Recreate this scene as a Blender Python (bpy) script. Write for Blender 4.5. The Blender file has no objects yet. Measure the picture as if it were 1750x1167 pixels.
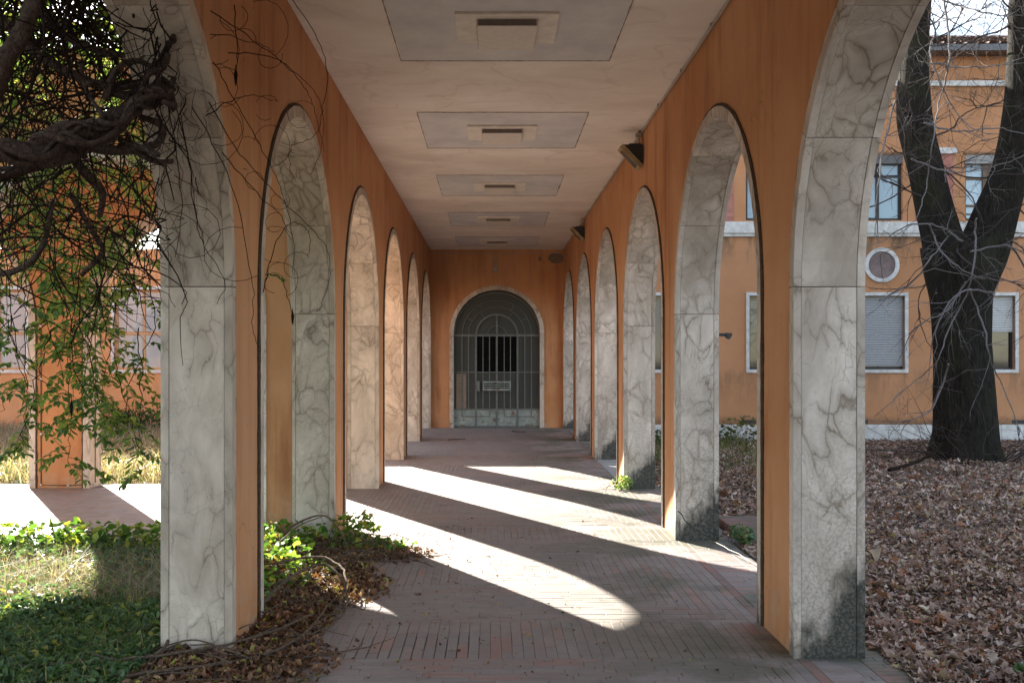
import bpy, math, random
import numpy as np
from mathutils import Vector, noise as mnoise
R = math.radians
random.seed(7); rng = np.random.default_rng(7)
sc = bpy.context.scene
col = sc.collection

# ------------------------------------------------------------------ camera, sky, sun, exposure
FPX = 1730.0; HX, HY = 841.0, 610.0; EYE = 1.5
cam_d = bpy.data.cameras.new('camera'); cam = bpy.data.objects.new('camera', cam_d); col.objects.link(cam)
cam.location = (0, 0, EYE); cam.rotation_euler = (R(90), 0, 0)
cam_d.sensor_width = 36; cam_d.lens = 36*FPX/1750
cam_d.shift_x = (875-HX)/1750; cam_d.shift_y = (HY-583.5)/1750
cam_d.clip_end = 1000; sc.camera = cam
SUN_EL, SUN_AZ = 23.2, 29.9            # azimuth is measured from +Y towards -X
w = bpy.data.worlds.new('World'); sc.world = w; w.use_nodes = True
nt = w.node_tree; bg = nt.nodes['Background']
sky = nt.nodes.new('ShaderNodeTexSky'); sky.sky_type = 'NISHITA'; sky.sun_disc = False
sky.sun_elevation = R(SUN_EL); sky.sun_rotation = R(-SUN_AZ)
sky.air_density = 1.0; sky.dust_density = 0.5; sky.ozone_density = 1.2
tc = nt.nodes.new('ShaderNodeTexCoord'); mp = nt.nodes.new('ShaderNodeMapping')
mp.inputs['Scale'].default_value = (1.0, 1.0, 3.2)
cn = nt.nodes.new('ShaderNodeTexNoise'); cn.inputs['Scale'].default_value = 3.2; cn.inputs['Detail'].default_value = 8
cn.inputs['Distortion'].default_value = 0.5
cr = nt.nodes.new('ShaderNodeValToRGB'); cr.color_ramp.elements[0].position = .42; cr.color_ramp.elements[1].position = .70
cm = nt.nodes.new('ShaderNodeMixRGB'); cm.inputs['Color2'].default_value = (4.1, 3.85, 3.55, 1)
nt.links.new(tc.outputs['Generated'], mp.inputs[0]); nt.links.new(mp.outputs[0], cn.inputs['Vector'])
nt.links.new(cn.outputs['Fac'], cr.inputs[0]); nt.links.new(cr.outputs[0], cm.inputs['Fac'])
nt.links.new(sky.outputs[0], cm.inputs['Color1']); nt.links.new(cm.outputs[0], bg.inputs['Color'])
bg.inputs['Strength'].default_value = 0.072
sd = bpy.data.lights.new('sun', 'SUN'); sd.energy = 4.1; sd.angle = R(0.53); sd.color = (1.0, .93, .83)
so = bpy.data.objects.new('sun', sd); col.objects.link(so)
ta, te = R(SUN_AZ), R(SUN_EL)
tosun = Vector((-math.sin(ta)*math.cos(te), math.cos(ta)*math.cos(te), math.sin(te)))
so.rotation_euler = tosun.to_track_quat('Z', 'Y').to_euler(); so.location = tosun*60
sc.view_settings.view_transform = 'Standard'; sc.view_settings.look = 'None'
sc.view_settings.exposure = 2.85; sc.view_settings.gamma = 1.0
sc.view_settings.use_curve_mapping = False

def P(px, py, d):                        # photo pixel at a depth in metres -> world point
    return Vector(((px-HX)*d/FPX, d, EYE+(HY-py)*d/FPX))

# ------------------------------------------------------------------ object helpers
def tag(o, label=None, cat=None, group=None, kind=None):
    if label: o['label'] = label
    if cat: o['category'] = cat
    if group: o['group'] = group
    if kind: o['kind'] = kind
    return o
def empty(name, loc, label, cat, group=None):
    o = bpy.data.objects.new(name, None); col.objects.link(o); o.location = loc
    o.empty_display_size = .1
    return tag(o, label, cat, group)
def root_off(parent):
    v = Vector((0, 0, 0))
    while parent is not None:
        v = v + Vector(parent.location); parent = parent.parent
    return v
class MB:
    def __init__(s): s.v = []; s.f = []; s.m = []; s.c = []; s.col = None
    def face(s, pts, mi=0):
        b = len(s.v); s.v.extend([tuple(p) for p in pts]); s.f.append(tuple(range(b, b+len(pts)))); s.m.append(mi)
        if s.col is not None: s.c.extend([s.col]*len(pts))
    def box(s, x0, y0, z0, x1, y1, z1, mi=0, bottom=True):
        b = len(s.v)
        s.v += [(x0,y0,z0),(x1,y0,z0),(x1,y1,z0),(x0,y1,z0),(x0,y0,z1),(x1,y0,z1),(x1,y1,z1),(x0,y1,z1)]
        F = [(4,5,6,7),(0,1,5,4),(1,2,6,5),(2,3,7,6),(3,0,4,7)] + ([(3,2,1,0)] if bottom else [])
        s.f += [tuple(b+i for i in f) for f in F]; s.m += [mi]*len(F)
        if s.col is not None: s.c.extend([s.col]*8)
    def tube(s, pts, rad, n=6, cap=True, mod=None):
        pts = [Vector(p) for p in pts]; b0 = len(s.v); m = len(pts)
        if not hasattr(rad, '__len__'): rad = [rad]*m
        t = (pts[1]-pts[0]).normalized(); up = Vector((0, 0, 1)) if abs(t.z) < .9 else Vector((1, 0, 0))
        a = t.cross(up).normalized()
        for i, p in enumerate(pts):
            t = (pts[min(i+1, m-1)]-pts[max(i-1, 0)])
            if t.length < 1e-9: t = Vector((0, 0, 1))
            t.normalize(); a = (a - t*a.dot(t))
            if a.length < 1e-6: a = t.orthogonal()
            a.normalize(); bb = t.cross(a)
            for k in range(n):
                th = 2*math.pi*k/n; rr = rad[i]*(mod(i, th, p) if mod else 1)
                q = p + a*(rr*math.cos(th)) + bb*(rr*math.sin(th)); s.v.append((q.x, q.y, q.z))
                if s.col is not None: s.c.append(s.col)
        for i in range(m-1):
            for k in range(n):
                k2 = (k+1) % n
                s.f.append((b0+i*n+k, b0+i*n+k2, b0+(i+1)*n+k2, b0+(i+1)*n+k)); s.m.append(0)
        if cap and n > 2:
            s.f.append(tuple(b0+k for k in reversed(range(n)))); s.m.append(0)
            s.f.append(tuple(b0+(m-1)*n+k for k in range(n))); s.m.append(0)
    def build(s, name, mats, parent=None, smooth=False, bevel=0, kind=None):
        off = root_off(parent) if parent else Vector((0, 0, 0))
        me = bpy.data.meshes.new(name)
        if off.length > 0:
            vs = np.array(s.v, dtype=float) - np.array(off)
            me.from_pydata([tuple(x) for x in vs], [], s.f)
        else: me.from_pydata(s.v, [], s.f)
        if not isinstance(mats, (list, tuple)): mats = [mats]
        for m in mats: me.materials.append(m)
        if len(mats) > 1: me.polygons.foreach_set('material_index', s.m)
        if s.col is not None:
            ca = me.color_attributes.new('Col', 'FLOAT_COLOR', 'POINT')
            ca.data.foreach_set('color', np.array([(c[0], c[1], c[2], 1.0) for c in s.c], dtype=np.float32).ravel())
        if smooth: me.polygons.foreach_set('use_smooth', [True]*len(me.polygons))
        me.update()
        o = bpy.data.objects.new(name, me); col.objects.link(o)
        if parent: o.parent = parent
        if bevel:
            bm_ = o.modifiers.new('bevel', 'BEVEL'); bm_.width = bevel; bm_.segments = 2; bm_.limit_method = 'ANGLE'
        if kind: o['kind'] = kind
        return o
def spline(pts, sub=6):                  # Catmull-Rom through tuples of any length
    pts = [np.array(p, float) for p in pts]; out = []
    for i in range(len(pts)-1):
        p0 = pts[max(i-1, 0)]; p1 = pts[i]; p2 = pts[i+1]; p3 = pts[min(i+2, len(pts)-1)]
        for k in range(sub):
            t = k/sub
            out.append(.5*((2*p1)+(-p0+p2)*t+(2*p0-5*p1+4*p2-p3)*t*t+(-p0+3*p1-3*p2+p3)*t**3))
    out.append(pts[-1]); return out

# ------------------------------------------------------------------ materials
def newmat(name):
    m = bpy.data.materials.new(name); m.use_nodes = True
    return m, m.node_tree, m.node_tree.nodes['Principled BSDF']
def nd(nt, typ, ins=None, **props):
    n = nt.nodes.new('ShaderNode'+typ)
    for k, v in props.items(): setattr(n, k, v)
    for k, v in (ins or {}).items():
        if hasattr(v, 'is_output'): nt.links.new(v, n.inputs[k])
        else: n.inputs[k].default_value = v
    return n
def pos(nt): return nd(nt, 'NewGeometry').outputs['Position']
def mapped(nt, v, scale=(1, 1, 1), loc=(0, 0, 0)):
    return nd(nt, 'Mapping', {'Vector': v, 'Scale': scale, 'Location': loc}).outputs[0]
def noise(nt, v, scale, detail=4, rough=.55, dist=0):
    return nd(nt, 'TexNoise', {'Vector': v, 'Scale': scale, 'Detail': detail, 'Roughness': rough, 'Distortion': dist}).outputs['Fac']
def ramp(nt, f, a, b, ca=(0, 0, 0, 1), cb=(1, 1, 1, 1)):
    n = nd(nt, 'ValToRGB', {'Fac': f}); e = n.color_ramp.elements
    e[0].position = a; e[1].position = b; e[0].color = ca; e[1].color = cb
    return n.outputs['Color']
def mix(nt, f, a, b, mode='MIX'):
    return nd(nt, 'MixRGB', {'Fac': f, 'Color1': a, 'Color2': b}, blend_type=mode).outputs[0]
def math_(nt, op, a, b=0.0, clamp=False):
    return nd(nt, 'Math', {0: a, 1: b}, operation=op, use_clamp=clamp).outputs[0]
def bump(nt, bsdf, h, strength, dist=.01):
    b = nd(nt, 'Bump', {'Height': h, 'Strength': strength, 'Distance': dist}); nt.links.new(b.outputs[0], bsdf.inputs['Normal'])
def C(r, g, b): return (r, g, b, 1)
def sep(nt, p): return nd(nt, 'SeparateXYZ', {0: p}).outputs

def m_plaster(name, base, dark, stain=.5, speck=.5):
    m, nt, b = newmat(name); p = pos(nt)
    n1 = noise(nt, p, 1.3, 6, .6); n2 = noise(nt, mapped(nt, p, (5, 5, .55)), 1.0, 6, .65)
    n3 = noise(nt, p, 95, 3); n4 = noise(nt, p, 22, 5, .7)
    c = mix(nt, ramp(nt, n1, .3, .72), C(*dark), C(*base))
    c = mix(nt, math_(nt, 'MULTIPLY', ramp(nt, n2, .50, .68), stain), c, C(dark[0]*.62, dark[1]*.55, dark[2]*.6))
    c = mix(nt, math_(nt, 'MULTIPLY', ramp(nt, n4, .60, .80), speck*.4), c, C(base[0]*1.1, base[1]*1.25, base[2]*1.6))
    z = sep(nt, p)[2]                      # worn, flaked plaster near the ground
    lo = math_(nt, 'MULTIPLY', ramp(nt, z, .0, .45, C(1, 1, 1), C(0, 0, 0)), ramp(nt, noise(nt, mapped(nt, p, (1, 1, 1), (2, 5, 1)), 6, 7, .72), .52, .56))
    c = mix(nt, math_(nt, 'MULTIPLY', lo, .75), c, C(.42, .33, .24))
    ck = nd(nt, 'TexVoronoi', {'Vector': nd(nt, 'VectorMath', {0: p, 1: nd(nt, 'VectorMath', {0: nd(nt, 'TexNoise', {'Vector': p, 'Scale': 4.0, 'Detail': 5}).outputs['Color'], 'Scale': .35}, operation='SCALE').outputs[0]}, operation='ADD').outputs[0], 'Scale': .9}, feature='DISTANCE_TO_EDGE').outputs['Distance']
    ck = math_(nt, 'MULTIPLY', ramp(nt, ck, .0008, .0035, C(1, 1, 1), C(0, 0, 0)), ramp(nt, noise(nt, p, 1.2, 2), .50, .56))
    c = mix(nt, math_(nt, 'MULTIPLY', ck, .55), c, C(.10, .045, .02))
    big = ramp(nt, noise(nt, mapped(nt, p, (1, 1, .8), (9, 2, 4)), .75, 5, .6), .42, .62)
    c = mix(nt, math_(nt, 'MULTIPLY', big, .5), c, C(base[0]*1.06, base[1]*1.18, base[2]*1.35))
    drip = ramp(nt, noise(nt, mapped(nt, p, (14, 14, .5)), 1.0, 3, .5), .66, .74)
    c = mix(nt, math_(nt, 'MULTIPLY', drip, .30), c, C(.20, .075, .03))
    sp = ramp(nt, noise(nt, mapped(nt, p, (1, 1, .5)), 38, 2, .5), .70, .74)
    c = mix(nt, math_(nt, 'MULTIPLY', sp, speck*.6), c, C(.06, .035, .02))
    nt.links.new(c, b.inputs['Base Color']); b.inputs['Roughness'].default_value = .9
    b.inputs['Specular IOR Level'].default_value = .25
    h = math_(nt, 'ADD', n3, math_(nt, 'MULTIPLY', n4, .8)); bump(nt, b, h, .35, .004)
    return m
ORANGE = (.60, .305, .145)
PLAST = m_plaster('orange_plaster', ORANGE, (.47, .205, .085), stain=.7)
def m_facade():
    m, nt, b = newmat('facade_plaster'); p = pos(nt); z = sep(nt, p)[2]
    n1 = noise(nt, p, .9, 7, .65)
    c = mix(nt, ramp(nt, n1, .3, .75), C(.43, .205, .098), C(.52, .265, .14))
    st = noise(nt, mapped(nt, p, (1.6, 1.6, .35)), 1.6, 8, .7)
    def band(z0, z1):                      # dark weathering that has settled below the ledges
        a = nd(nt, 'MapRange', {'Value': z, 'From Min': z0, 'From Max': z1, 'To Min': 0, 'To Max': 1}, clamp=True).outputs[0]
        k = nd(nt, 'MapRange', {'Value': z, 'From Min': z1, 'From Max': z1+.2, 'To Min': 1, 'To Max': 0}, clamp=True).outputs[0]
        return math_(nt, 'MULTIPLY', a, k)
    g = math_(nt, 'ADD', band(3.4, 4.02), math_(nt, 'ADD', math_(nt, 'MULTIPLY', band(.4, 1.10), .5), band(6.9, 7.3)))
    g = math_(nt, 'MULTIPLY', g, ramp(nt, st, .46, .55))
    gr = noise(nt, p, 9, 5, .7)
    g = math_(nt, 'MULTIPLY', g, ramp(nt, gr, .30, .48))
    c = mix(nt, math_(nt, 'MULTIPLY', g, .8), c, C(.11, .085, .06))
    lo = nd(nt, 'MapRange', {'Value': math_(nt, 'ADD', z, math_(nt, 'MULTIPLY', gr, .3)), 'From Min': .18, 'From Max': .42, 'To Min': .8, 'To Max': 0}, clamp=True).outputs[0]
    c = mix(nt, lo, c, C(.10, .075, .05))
    pl = ramp(nt, noise(nt, p, 2.6, 8, .7), .66, .70)
    c = mix(nt, math_(nt, 'MULTIPLY', pl, .45), c, C(.50, .33, .21))
    nt.links.new(c, b.inputs['Base Color']); b.inputs['Roughness'].default_value = .92
    b.inputs['Specular IOR Level'].default_value = .2
    bump(nt, b, gr, .3, .006); return m
FAC = m_facade()
def m_marble(name, grime=False, warm=0.0, dirt=0.0):
    m, nt, b = newmat(name); p0 = pos(nt)
    slab = nd(nt, 'VertexColor', layer_name='Col').outputs[0]     # one random value per slab: every slab is cut from another place
    so_ = nd(nt, 'VectorMath', {0: slab, 'Scale': 30.0}, operation='SCALE').outputs[0]
    p = nd(nt, 'VectorMath', {0: p0, 1: so_}, operation='ADD').outputs[0]; sb = sep(nt, slab)
    def warp(v, sc_, amt, det=3):
        wn = nd(nt, 'TexNoise', {'Vector': v, 'Scale': sc_, 'Detail': det, 'Roughness': .55}).outputs['Color']
        wv = nd(nt, 'VectorMath', {0: wn, 1: (.5, .5, .5)}, operation='SUBTRACT').outputs[0]
        wv = nd(nt, 'VectorMath', {0: wv, 'Scale': amt}, operation='SCALE').outputs[0]
        return nd(nt, 'VectorMath', {0: v, 1: wv}, operation='ADD').outputs[0]
    q = warp(warp(mapped(nt, p, (1, 1, .6)), 2.3, .42, 2), 11, .07, 5)
    v1 = nd(nt, 'TexVoronoi', {'Vector': q, 'Scale': 8.0}, feature='DISTANCE_TO_EDGE').outputs['Distance']
    v2 = nd(nt, 'TexVoronoi', {'Vector': q, 'Scale': 19.0}, feature='DISTANCE_TO_EDGE').outputs['Distance']
    cell = nd(nt, 'TexVoronoi', {'Vector': q, 'Scale': 8.0}, feature='F1').outputs['Color']
    wdt = math_(nt, 'ADD', math_(nt, 'MULTIPLY', sb[1], .022), math_(nt, 'MULTIPLY', ramp(nt, noise(nt, p, 4.5, 4), .40, .72), .050))
    def line(v, w_):
        return math_(nt, 'SUBTRACT', 1.0, math_(nt, 'DIVIDE', v, w_, True), True)
    brk = ramp(nt, noise(nt, p, 3.0, 5), .40, .58)
    ve1 = line(v1, wdt); halo = ramp(nt, v1, .0, .20, C(1, 1, 1), C(0, 0, 0))
    ve2 = line(v2, math_(nt, 'MULTIPLY', wdt, 1.1))
    cl = noise(nt, q, 2.8, 7, .66)
    base = mix(nt, ramp(nt, cl, .34, .66), C(.46, .395-.02*warm, .335-.05*warm), C(.77, .695-.03*warm, .625-.08*warm))
    vc = mix(nt, noise(nt, p, 5, 3), C(.12, .088, .06), C(.23+.03*warm, .165, .108))
    pt = ramp(nt, noise(nt, p, 2.6, 4), .43, .56)
    c = mix(nt, math_(nt, 'MULTIPLY', math_(nt, 'MULTIPLY', halo, brk), .62), base, C(.33, .275, .215))
    c = mix(nt, math_(nt, 'MULTIPLY', math_(nt, 'MULTIPLY', ve1, brk), .80), c, vc)
    c = mix(nt, math_(nt, 'MULTIPLY', math_(nt, 'MULTIPLY', ve2, pt), .50), c, vc)
    if dirt:
        d = ramp(nt, noise(nt, mapped(nt, p, (2.2, 2.2, .6)), 1.3, 6, .6), .42, .76)
        c = mix(nt, math_(nt, 'MULTIPLY', d, dirt), c, C(.22, .18, .145))
    c = mix(nt, 1.0, c, mix(nt, sb[0], C(.86, .85, .83), C(1.06, 1.06, 1.06)), 'MULTIPLY')
    s = sep(nt, p0)
    if grime:                              # black-green algae creeping up the feet of the piers, worst on the garden side
        zz = math_(nt, 'SUBTRACT', s[2], math_(nt, 'MULTIPLY', math_(nt, 'SUBTRACT', s[0], 1.60), 1.1))
        zz = math_(nt, 'ADD', zz, math_(nt, 'MULTIPLY', math_(nt, 'SUBTRACT', noise(nt, mapped(nt, p, (1, 1, .6)), 5.0, 8, .68), .5), 1.1))
        g = nd(nt, 'MapRange', {'Value': zz, 'From Min': .06, 'From Max': .26, 'To Min': .96, 'To Max': 0}, clamp=True).outputs[0]
        gc = mix(nt, ramp(nt, noise(nt, p, 26, 5, .7), .42, .72), C(.012, .014, .011), C(.034, .038, .027))
        c = mix(nt, g, c, gc)
        g2 = nd(nt, 'MapRange', {'Value': zz, 'From Min': .2, 'From Max': 1.3, 'To Min': .5, 'To Max': 0}, clamp=True).outputs[0]
        c = mix(nt, math_(nt, 'MULTIPLY', g2, ramp(nt, noise(nt, p, 60, 3), .45, .62)), c, C(.16, .15, .13))
    nt.links.new(c, b.inputs['Base Color'])
    b.inputs['Roughness'].default_value = .55; b.inputs['Specular IOR Level'].default_value = .35
    bump(nt, b, noise(nt, p, 70, 4), .15, .003)
    return m
MARB_L = m_marble('veined_marble_warm', warm=.9, dirt=.36)
MARB_R = m_marble('veined_marble_mossy', grime=True, dirt=.60)
MARB_W = m_marble('veined_marble_plain', warm=.2, dirt=.12)
def m_flat(name, c, rough=.6, metal=0, var=.25, scale=12, bmp=.1, spec=.5, c2=None):
    m, nt, b = newmat(name); p = pos(nt); n = noise(nt, p, scale, 5, .65)
    c2 = c2 or tuple(x*(1-var) for x in c)
    nt.links.new(mix(nt, ramp(nt, n, .35, .68), C(*c2), C(*c)), b.inputs['Base Color'])
    b.inputs['Roughness'].default_value = rough; b.inputs['Metallic'].default_value = metal
    b.inputs['Specular IOR Level'].default_value = spec
    if bmp: bump(nt, b, n, bmp, .004)
    return m
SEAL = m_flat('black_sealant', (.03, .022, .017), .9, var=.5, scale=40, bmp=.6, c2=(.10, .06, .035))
def m_ceiling():
    m, nt, b = newmat('ceiling_paint'); p = pos(nt)
    q = nd(nt, 'VectorMath', {0: p, 1: nd(nt, 'VectorMath', {0: nd(nt, 'TexNoise', {'Vector': p, 'Scale': 1.1, 'Detail': 4}).outputs['Color'], 'Scale': .7}, operation='SCALE').outputs[0]}, operation='ADD').outputs[0]
    n1 = noise(nt, mapped(nt, q, (.8, 1.3, 1)), 1.3, 7, .62); n2 = noise(nt, mapped(nt, q, (.55, 2.2, 1)), 1.5, 8, .72); n3 = noise(nt, q, 5.5, 7, .7)
    c = mix(nt, ramp(nt, n1, .34, .66), C(.72, .645, .575), C(.87, .81, .745))
    c = mix(nt, math_(nt, 'MULTIPLY', ramp(nt, n2, .56, .70), .38), c, C(.60, .50, .42))
    c = mix(nt, math_(nt, 'MULTIPLY', ramp(nt, n3, .60, .74), .40), c, C(.62, .53, .46))
    ring_ = math_(nt, 'ABSOLUTE', math_(nt, 'SUBTRACT', noise(nt, mapped(nt, q, (1, 1, 1), (5, 2, 0)), .8, 3, .5), .52))   # tide marks of old leaks
    c = mix(nt, math_(nt, 'MULTIPLY', ramp(nt, ring_, .0, .010, C(1, 1, 1), C(0, 0, 0)), .22), c, C(.45, .34, .25))
    mold = math_(nt, 'MULTIPLY', ramp(nt, noise(nt, mapped(nt, q, (1, 2, 1), (7, 3, 1)), 13, 8, .8), .66, .72), ramp(nt, n1, .50, .40))
    c = mix(nt, math_(nt, 'MULTIPLY', mold, .6), c, C(.12, .09, .07))
    nt.links.new(c, b.inputs['Base Color']); b.inputs['Roughness'].default_value = .85
    b.inputs['Specular IOR Level'].default_value = .2
    bump(nt, b, n3, .25, .008); return m
CEIL = m_ceiling()
PANEL = m_flat('ceiling_panel_paint', (.72, .70, .68), .8, var=.18, scale=2.2, bmp=.05, c2=(.55, .54, .555))
TRIMW = m_flat('lamp_trim_paint', (.82, .76, .68), .7, var=.2, scale=9)
LAMPF = m_flat('lamp_diffuser', (.72, .66, .58), .5, var=.12, scale=20, bmp=0)
LAMPD = m_flat('lamp_side', (.20, .17, .15), .6, var=.3, scale=30)
CRACK = m_flat('shadow_gap', (.10, .065, .045), .9, var=.5, scale=28, c2=(.48, .40, .34))
def m_brick_floor():
    m, nt, b = newmat('clay_paver'); p = pos(nt); s = sep(nt, p)
    a = nd(nt, 'VertexColor', layer_name='Col').outputs[0]
    dust = ramp(nt, noise(nt, p, 1.1, 6, .6), .32, .62)
    far = nd(nt, 'MapRange', {'Value': s[0], 'From Min': 1.3, 'From Max': 1.85, 'To Min': 1.0, 'To Max': .25}, clamp=True).outputs[0]
    c = mix(nt, math_(nt, 'MULTIPLY', far, math_(nt, 'ADD', .25, math_(nt, 'MULTIPLY', dust, .45))), a, C(.30, .255, .222))
    fine = noise(nt, p, 45, 5, .7)
    c = mix(nt, .35, c, mix(nt, fine, C(.55, .55, .55), C(1.35, 1.35, 1.35)), 'MULTIPLY')
    # algae on the damp garden side
    sx = nd(nt, 'MapRange', {'Value': s[0], 'From Min': .1, 'From Max': 1.3, 'To Min': 0, 'To Max': 1}, clamp=True).outputs[0]
    mo = math_(nt, 'MULTIPLY', sx, ramp(nt, noise(nt, p, 1.05, 6, .62), .43, .53))
    c = mix(nt, math_(nt, 'MULTIPLY', mo, .80), c, mix(nt, fine, C(.048, .056, .035), C(.115, .12, .072)))
    st = ramp(nt, noise(nt, mapped(nt, p, (1, 1, 1), (4, 9, 2)), 3.4, 8, .7), .56, .74)
    c = mix(nt, math_(nt, 'MULTIPLY', st, .45), c, C(.13, .10, .095))
    nt.links.new(c, b.inputs['Base Color'])
    nt.links.new(ramp(nt, noise(nt, p, 6, 5), .3, .7, C(.55, .55, .55), C(.85, .85, .85)), b.inputs['Roughness'])
    bump(nt, b, fine, .35, .003); return m
PAVER = m_brick_floor()
JOINT = m_flat('paving_joint', (.12, .098, .088), .95, var=.5, scale=25, c2=(.16, .135, .12))
CEMENT = m_flat('grey_cement', (.36, .355, .345), .85, var=.25, scale=6, bmp=.2)
def m_leaf(name, trans=.35, rough=.5):
    m, nt, b = newmat(name)
    a = nd(nt, 'VertexColor', layer_name='Col').outputs[0]
    nt.links.new(a, b.inputs['Base Color']); b.inputs['Roughness'].default_value = rough
    b.inputs['Specular IOR Level'].default_value = .35
    tr = nd(nt, 'BsdfTranslucent', {'Color': mix(nt, 1.0, a, C(1.5, 1.5, .8), 'MULTIPLY')})
    ms = nd(nt, 'MixShader', {0: trans, 1: b.outputs[0], 2: tr.outputs[0]})
    nt.links.new(ms.outputs[0], nt.nodes['Material Output'].inputs['Surface']); return m
LEAF = m_leaf('green_leaf', .42); LITTER = m_leaf('dead_leaf', .12, .8); GRASS = m_leaf('grass_blade', .35, .6)
def m_bark(name, c1, c2, sc_=(13, 13, 2.6), moss=0):
    m, nt, b = newmat(name); p = pos(nt)
    n = noise(nt, mapped(nt, p, sc_), 2.2, 8, .72, .9)
    c = mix(nt, ramp(nt, n, .36, .66), C(*c1), C(*c2))
    if moss:
        c = mix(nt, math_(nt, 'MULTIPLY', ramp(nt, noise(nt, p, 1.7, 6, .7), .50, .68), moss), c, C(.030, .034, .012))
    nt.links.new(c, b.inputs['Base Color']); b.inputs['Roughness'].default_value = .9
    b.inputs['Specular IOR Level'].default_value = .12
    bump(nt, b, n, .9, .03); return m
BARK = m_bark('tree_bark', (.006, .0055, .0045), (.034, .029, .023), moss=.5)
TWIG = m_bark('twig_bark', (.04, .03, .026), (.10, .08, .072), (20, 20, 20))
TWIGL = m_bark('pale_twig_bark', (.09, .078, .074), (.24, .22, .215), (20, 20, 20))
WIST = m_bark('wisteria_bark', (.035, .023, .018), (.15, .105, .085), (26, 26, 16))
WTWIG = m_bark('wisteria_twig_bark', (.012, .008, .006), (.040, .026, .020), (20, 20, 20))
RUNNER = m_bark('dry_runner_bark', (.10, .065, .045), (.27, .20, .15), (20, 20, 20))
def m_ground():
    m, nt, b = newmat('soil'); p = pos(nt)
    n = noise(nt, p, 3, 9, .72)
    c = mix(nt, ramp(nt, n, .35, .66), C(.045, .032, .024), C(.13, .095, .072))
    nt.links.new(c, b.inputs['Base Color']); b.inputs['Roughness'].default_value = .95
    bump(nt, b, n, .8, .05); return m
SOIL = m_ground()
BLACK = m_flat('black_metal', (.018, .018, .02), .5, var=.3, scale=30)
CREAM = m_flat('aged_lamp_frame', (.40, .32, .17), .55, var=.35, scale=16)
PIPE = m_flat('pale_conduit', (.46, .40, .35), .6, var=.2, scale=18)
WHITE = m_flat('white_stone_trim', (.70, .685, .66), .75, var=.22, scale=7, bmp=.12, c2=(.47, .45, .42))
IRON = m_flat('weathered_green_iron', (.17, .19, .18), .6, metal=0, var=.35, scale=18, bmp=.2)
IRONP = m_flat('rusty_pale_green_panel', (.30, .36, .335), .6, var=.2, scale=5, bmp=.2)
def rusty():
    m, nt, b = newmat('rusty_panel'); p = pos(nt)
    c = mix(nt, ramp(nt, noise(nt, p, 9, 5, .65), .35, .7), C(.19, .235, .22), C(.34, .40, .37))
    c = mix(nt, ramp(nt, noise(nt, mapped(nt, p, (1, 1, 2.5)), 5.2, 7, .75), .57, .61), c, C(.17, .085, .045))
    nt.links.new(c, b.inputs['Base Color']); b.inputs['Roughness'].default_value = .6; return m
IRONP = rusty()
def m_glass(name, c, rough=.06, spec=.5):
    m, nt, b = newmat(name); b.inputs['Base Color'].default_value = C(*c)
    b.inputs['Roughness'].default_value = rough; b.inputs['Specular IOR Level'].default_value = spec
    b.inputs['Coat Weight'].default_value = .6; b.inputs['Coat Roughness'].default_value = .03
    bump(nt, b, noise(nt, pos(nt), 1.2, 2), .06, .02); return m
GL_DARK = m_glass('dark_glass', (.012, .014, .015)); GL_DUSTY = m_glass('dusty_glass', (.022, .026, .025), .35, .25)
GL_DOOR = m_glass('door_glass', (.075, .083, .078), .5, .15); GL_DOOR.node_tree.nodes['Principled BSDF'].inputs['Coat Weight'].default_value = 0
GL_PALE = m_glass('pale_blue_glass', (.33, .40, .46), .12); GL_SKY = m_glass('painted_sky_glass', (.20, .27, .33), .08)  # pale blue base colours, the second with the sky's reflection painted in
GL_FROST = m_glass('frosted_glass', (.27, .31, .34), .3)
WOOD = m_flat('brown_window_wood', (.17, .115, .075), .6, var=.4, scale=20)
WOODO = m_flat('ochre_window_wood', (.52, .30, .15), .65, var=.3, scale=14)
SHUT = m_flat('grey_roller_shutter', (.34, .345, .35), .55, var=.15, scale=20)
SHUT2 = m_flat('pale_roller_shutter', (.52, .515, .50), .55, var=.15, scale=20)
def m_brick(name):
    m, nt, b = newmat(name); p = pos(nt); s = sep(nt, p)
    v = nd(nt, 'CombineXYZ', {0: s[0], 1: s[2], 2: 0.0}).outputs[0]
    br = nd(nt, 'TexBrick', {'Vector': v, 'Scale': 1.0, 'Brick Width': .25, 'Row Height': .07, 'Mortar Size': .009,
            'Color1': C(.46, .17, .13), 'Color2': C(.33, .115, .09), 'Mortar': C(.28, .17, .14)})
    n = noise(nt, p, 6, 6, .7)
    c = mix(nt, math_(nt, 'MULTIPLY', ramp(nt, n, .45, .75), .4), br.outputs['Color'], C(.50, .27, .20))
    nt.links.new(c, b.inputs['Base Color']); b.inputs['Roughness'].default_value = .9
    bump(nt, b, br.outputs['Fac'], -.5, .008); return m
BRICK = m_brick('red_brick')
def m_tiles():
    m, nt, b = newmat('roof_tile'); a = nd(nt, 'VertexColor', layer_name='Col').outputs[0]
    n = noise(nt, pos(nt), 14, 5, .7); c = mix(nt, math_(nt, 'MULTIPLY', ramp(nt, n, .5, .7), .6), a, C(.16, .12, .10))
    nt.links.new(c, b.inputs['Base Color']); b.inputs['Roughness'].default_value = .85; return m
TILE = m_tiles()

# ------------------------------------------------------------------ measures of the arcades
XL, XR, T = -1.31, 1.517, .325
PIER, BAY, N0 = .695, 3.25, 5.042
OPEN = BAY-PIER; RA = OPEN/2; SPR = 1.85; CEILZ = 3.777; TOP = 4.03; YEND = 21.5
GX = XR+T                                   # garden face of the right arcade
near = lambda i: N0+BAY*i
TW, TP = .072, .016                         # trim width on the wall face, how far it stands proud

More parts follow.
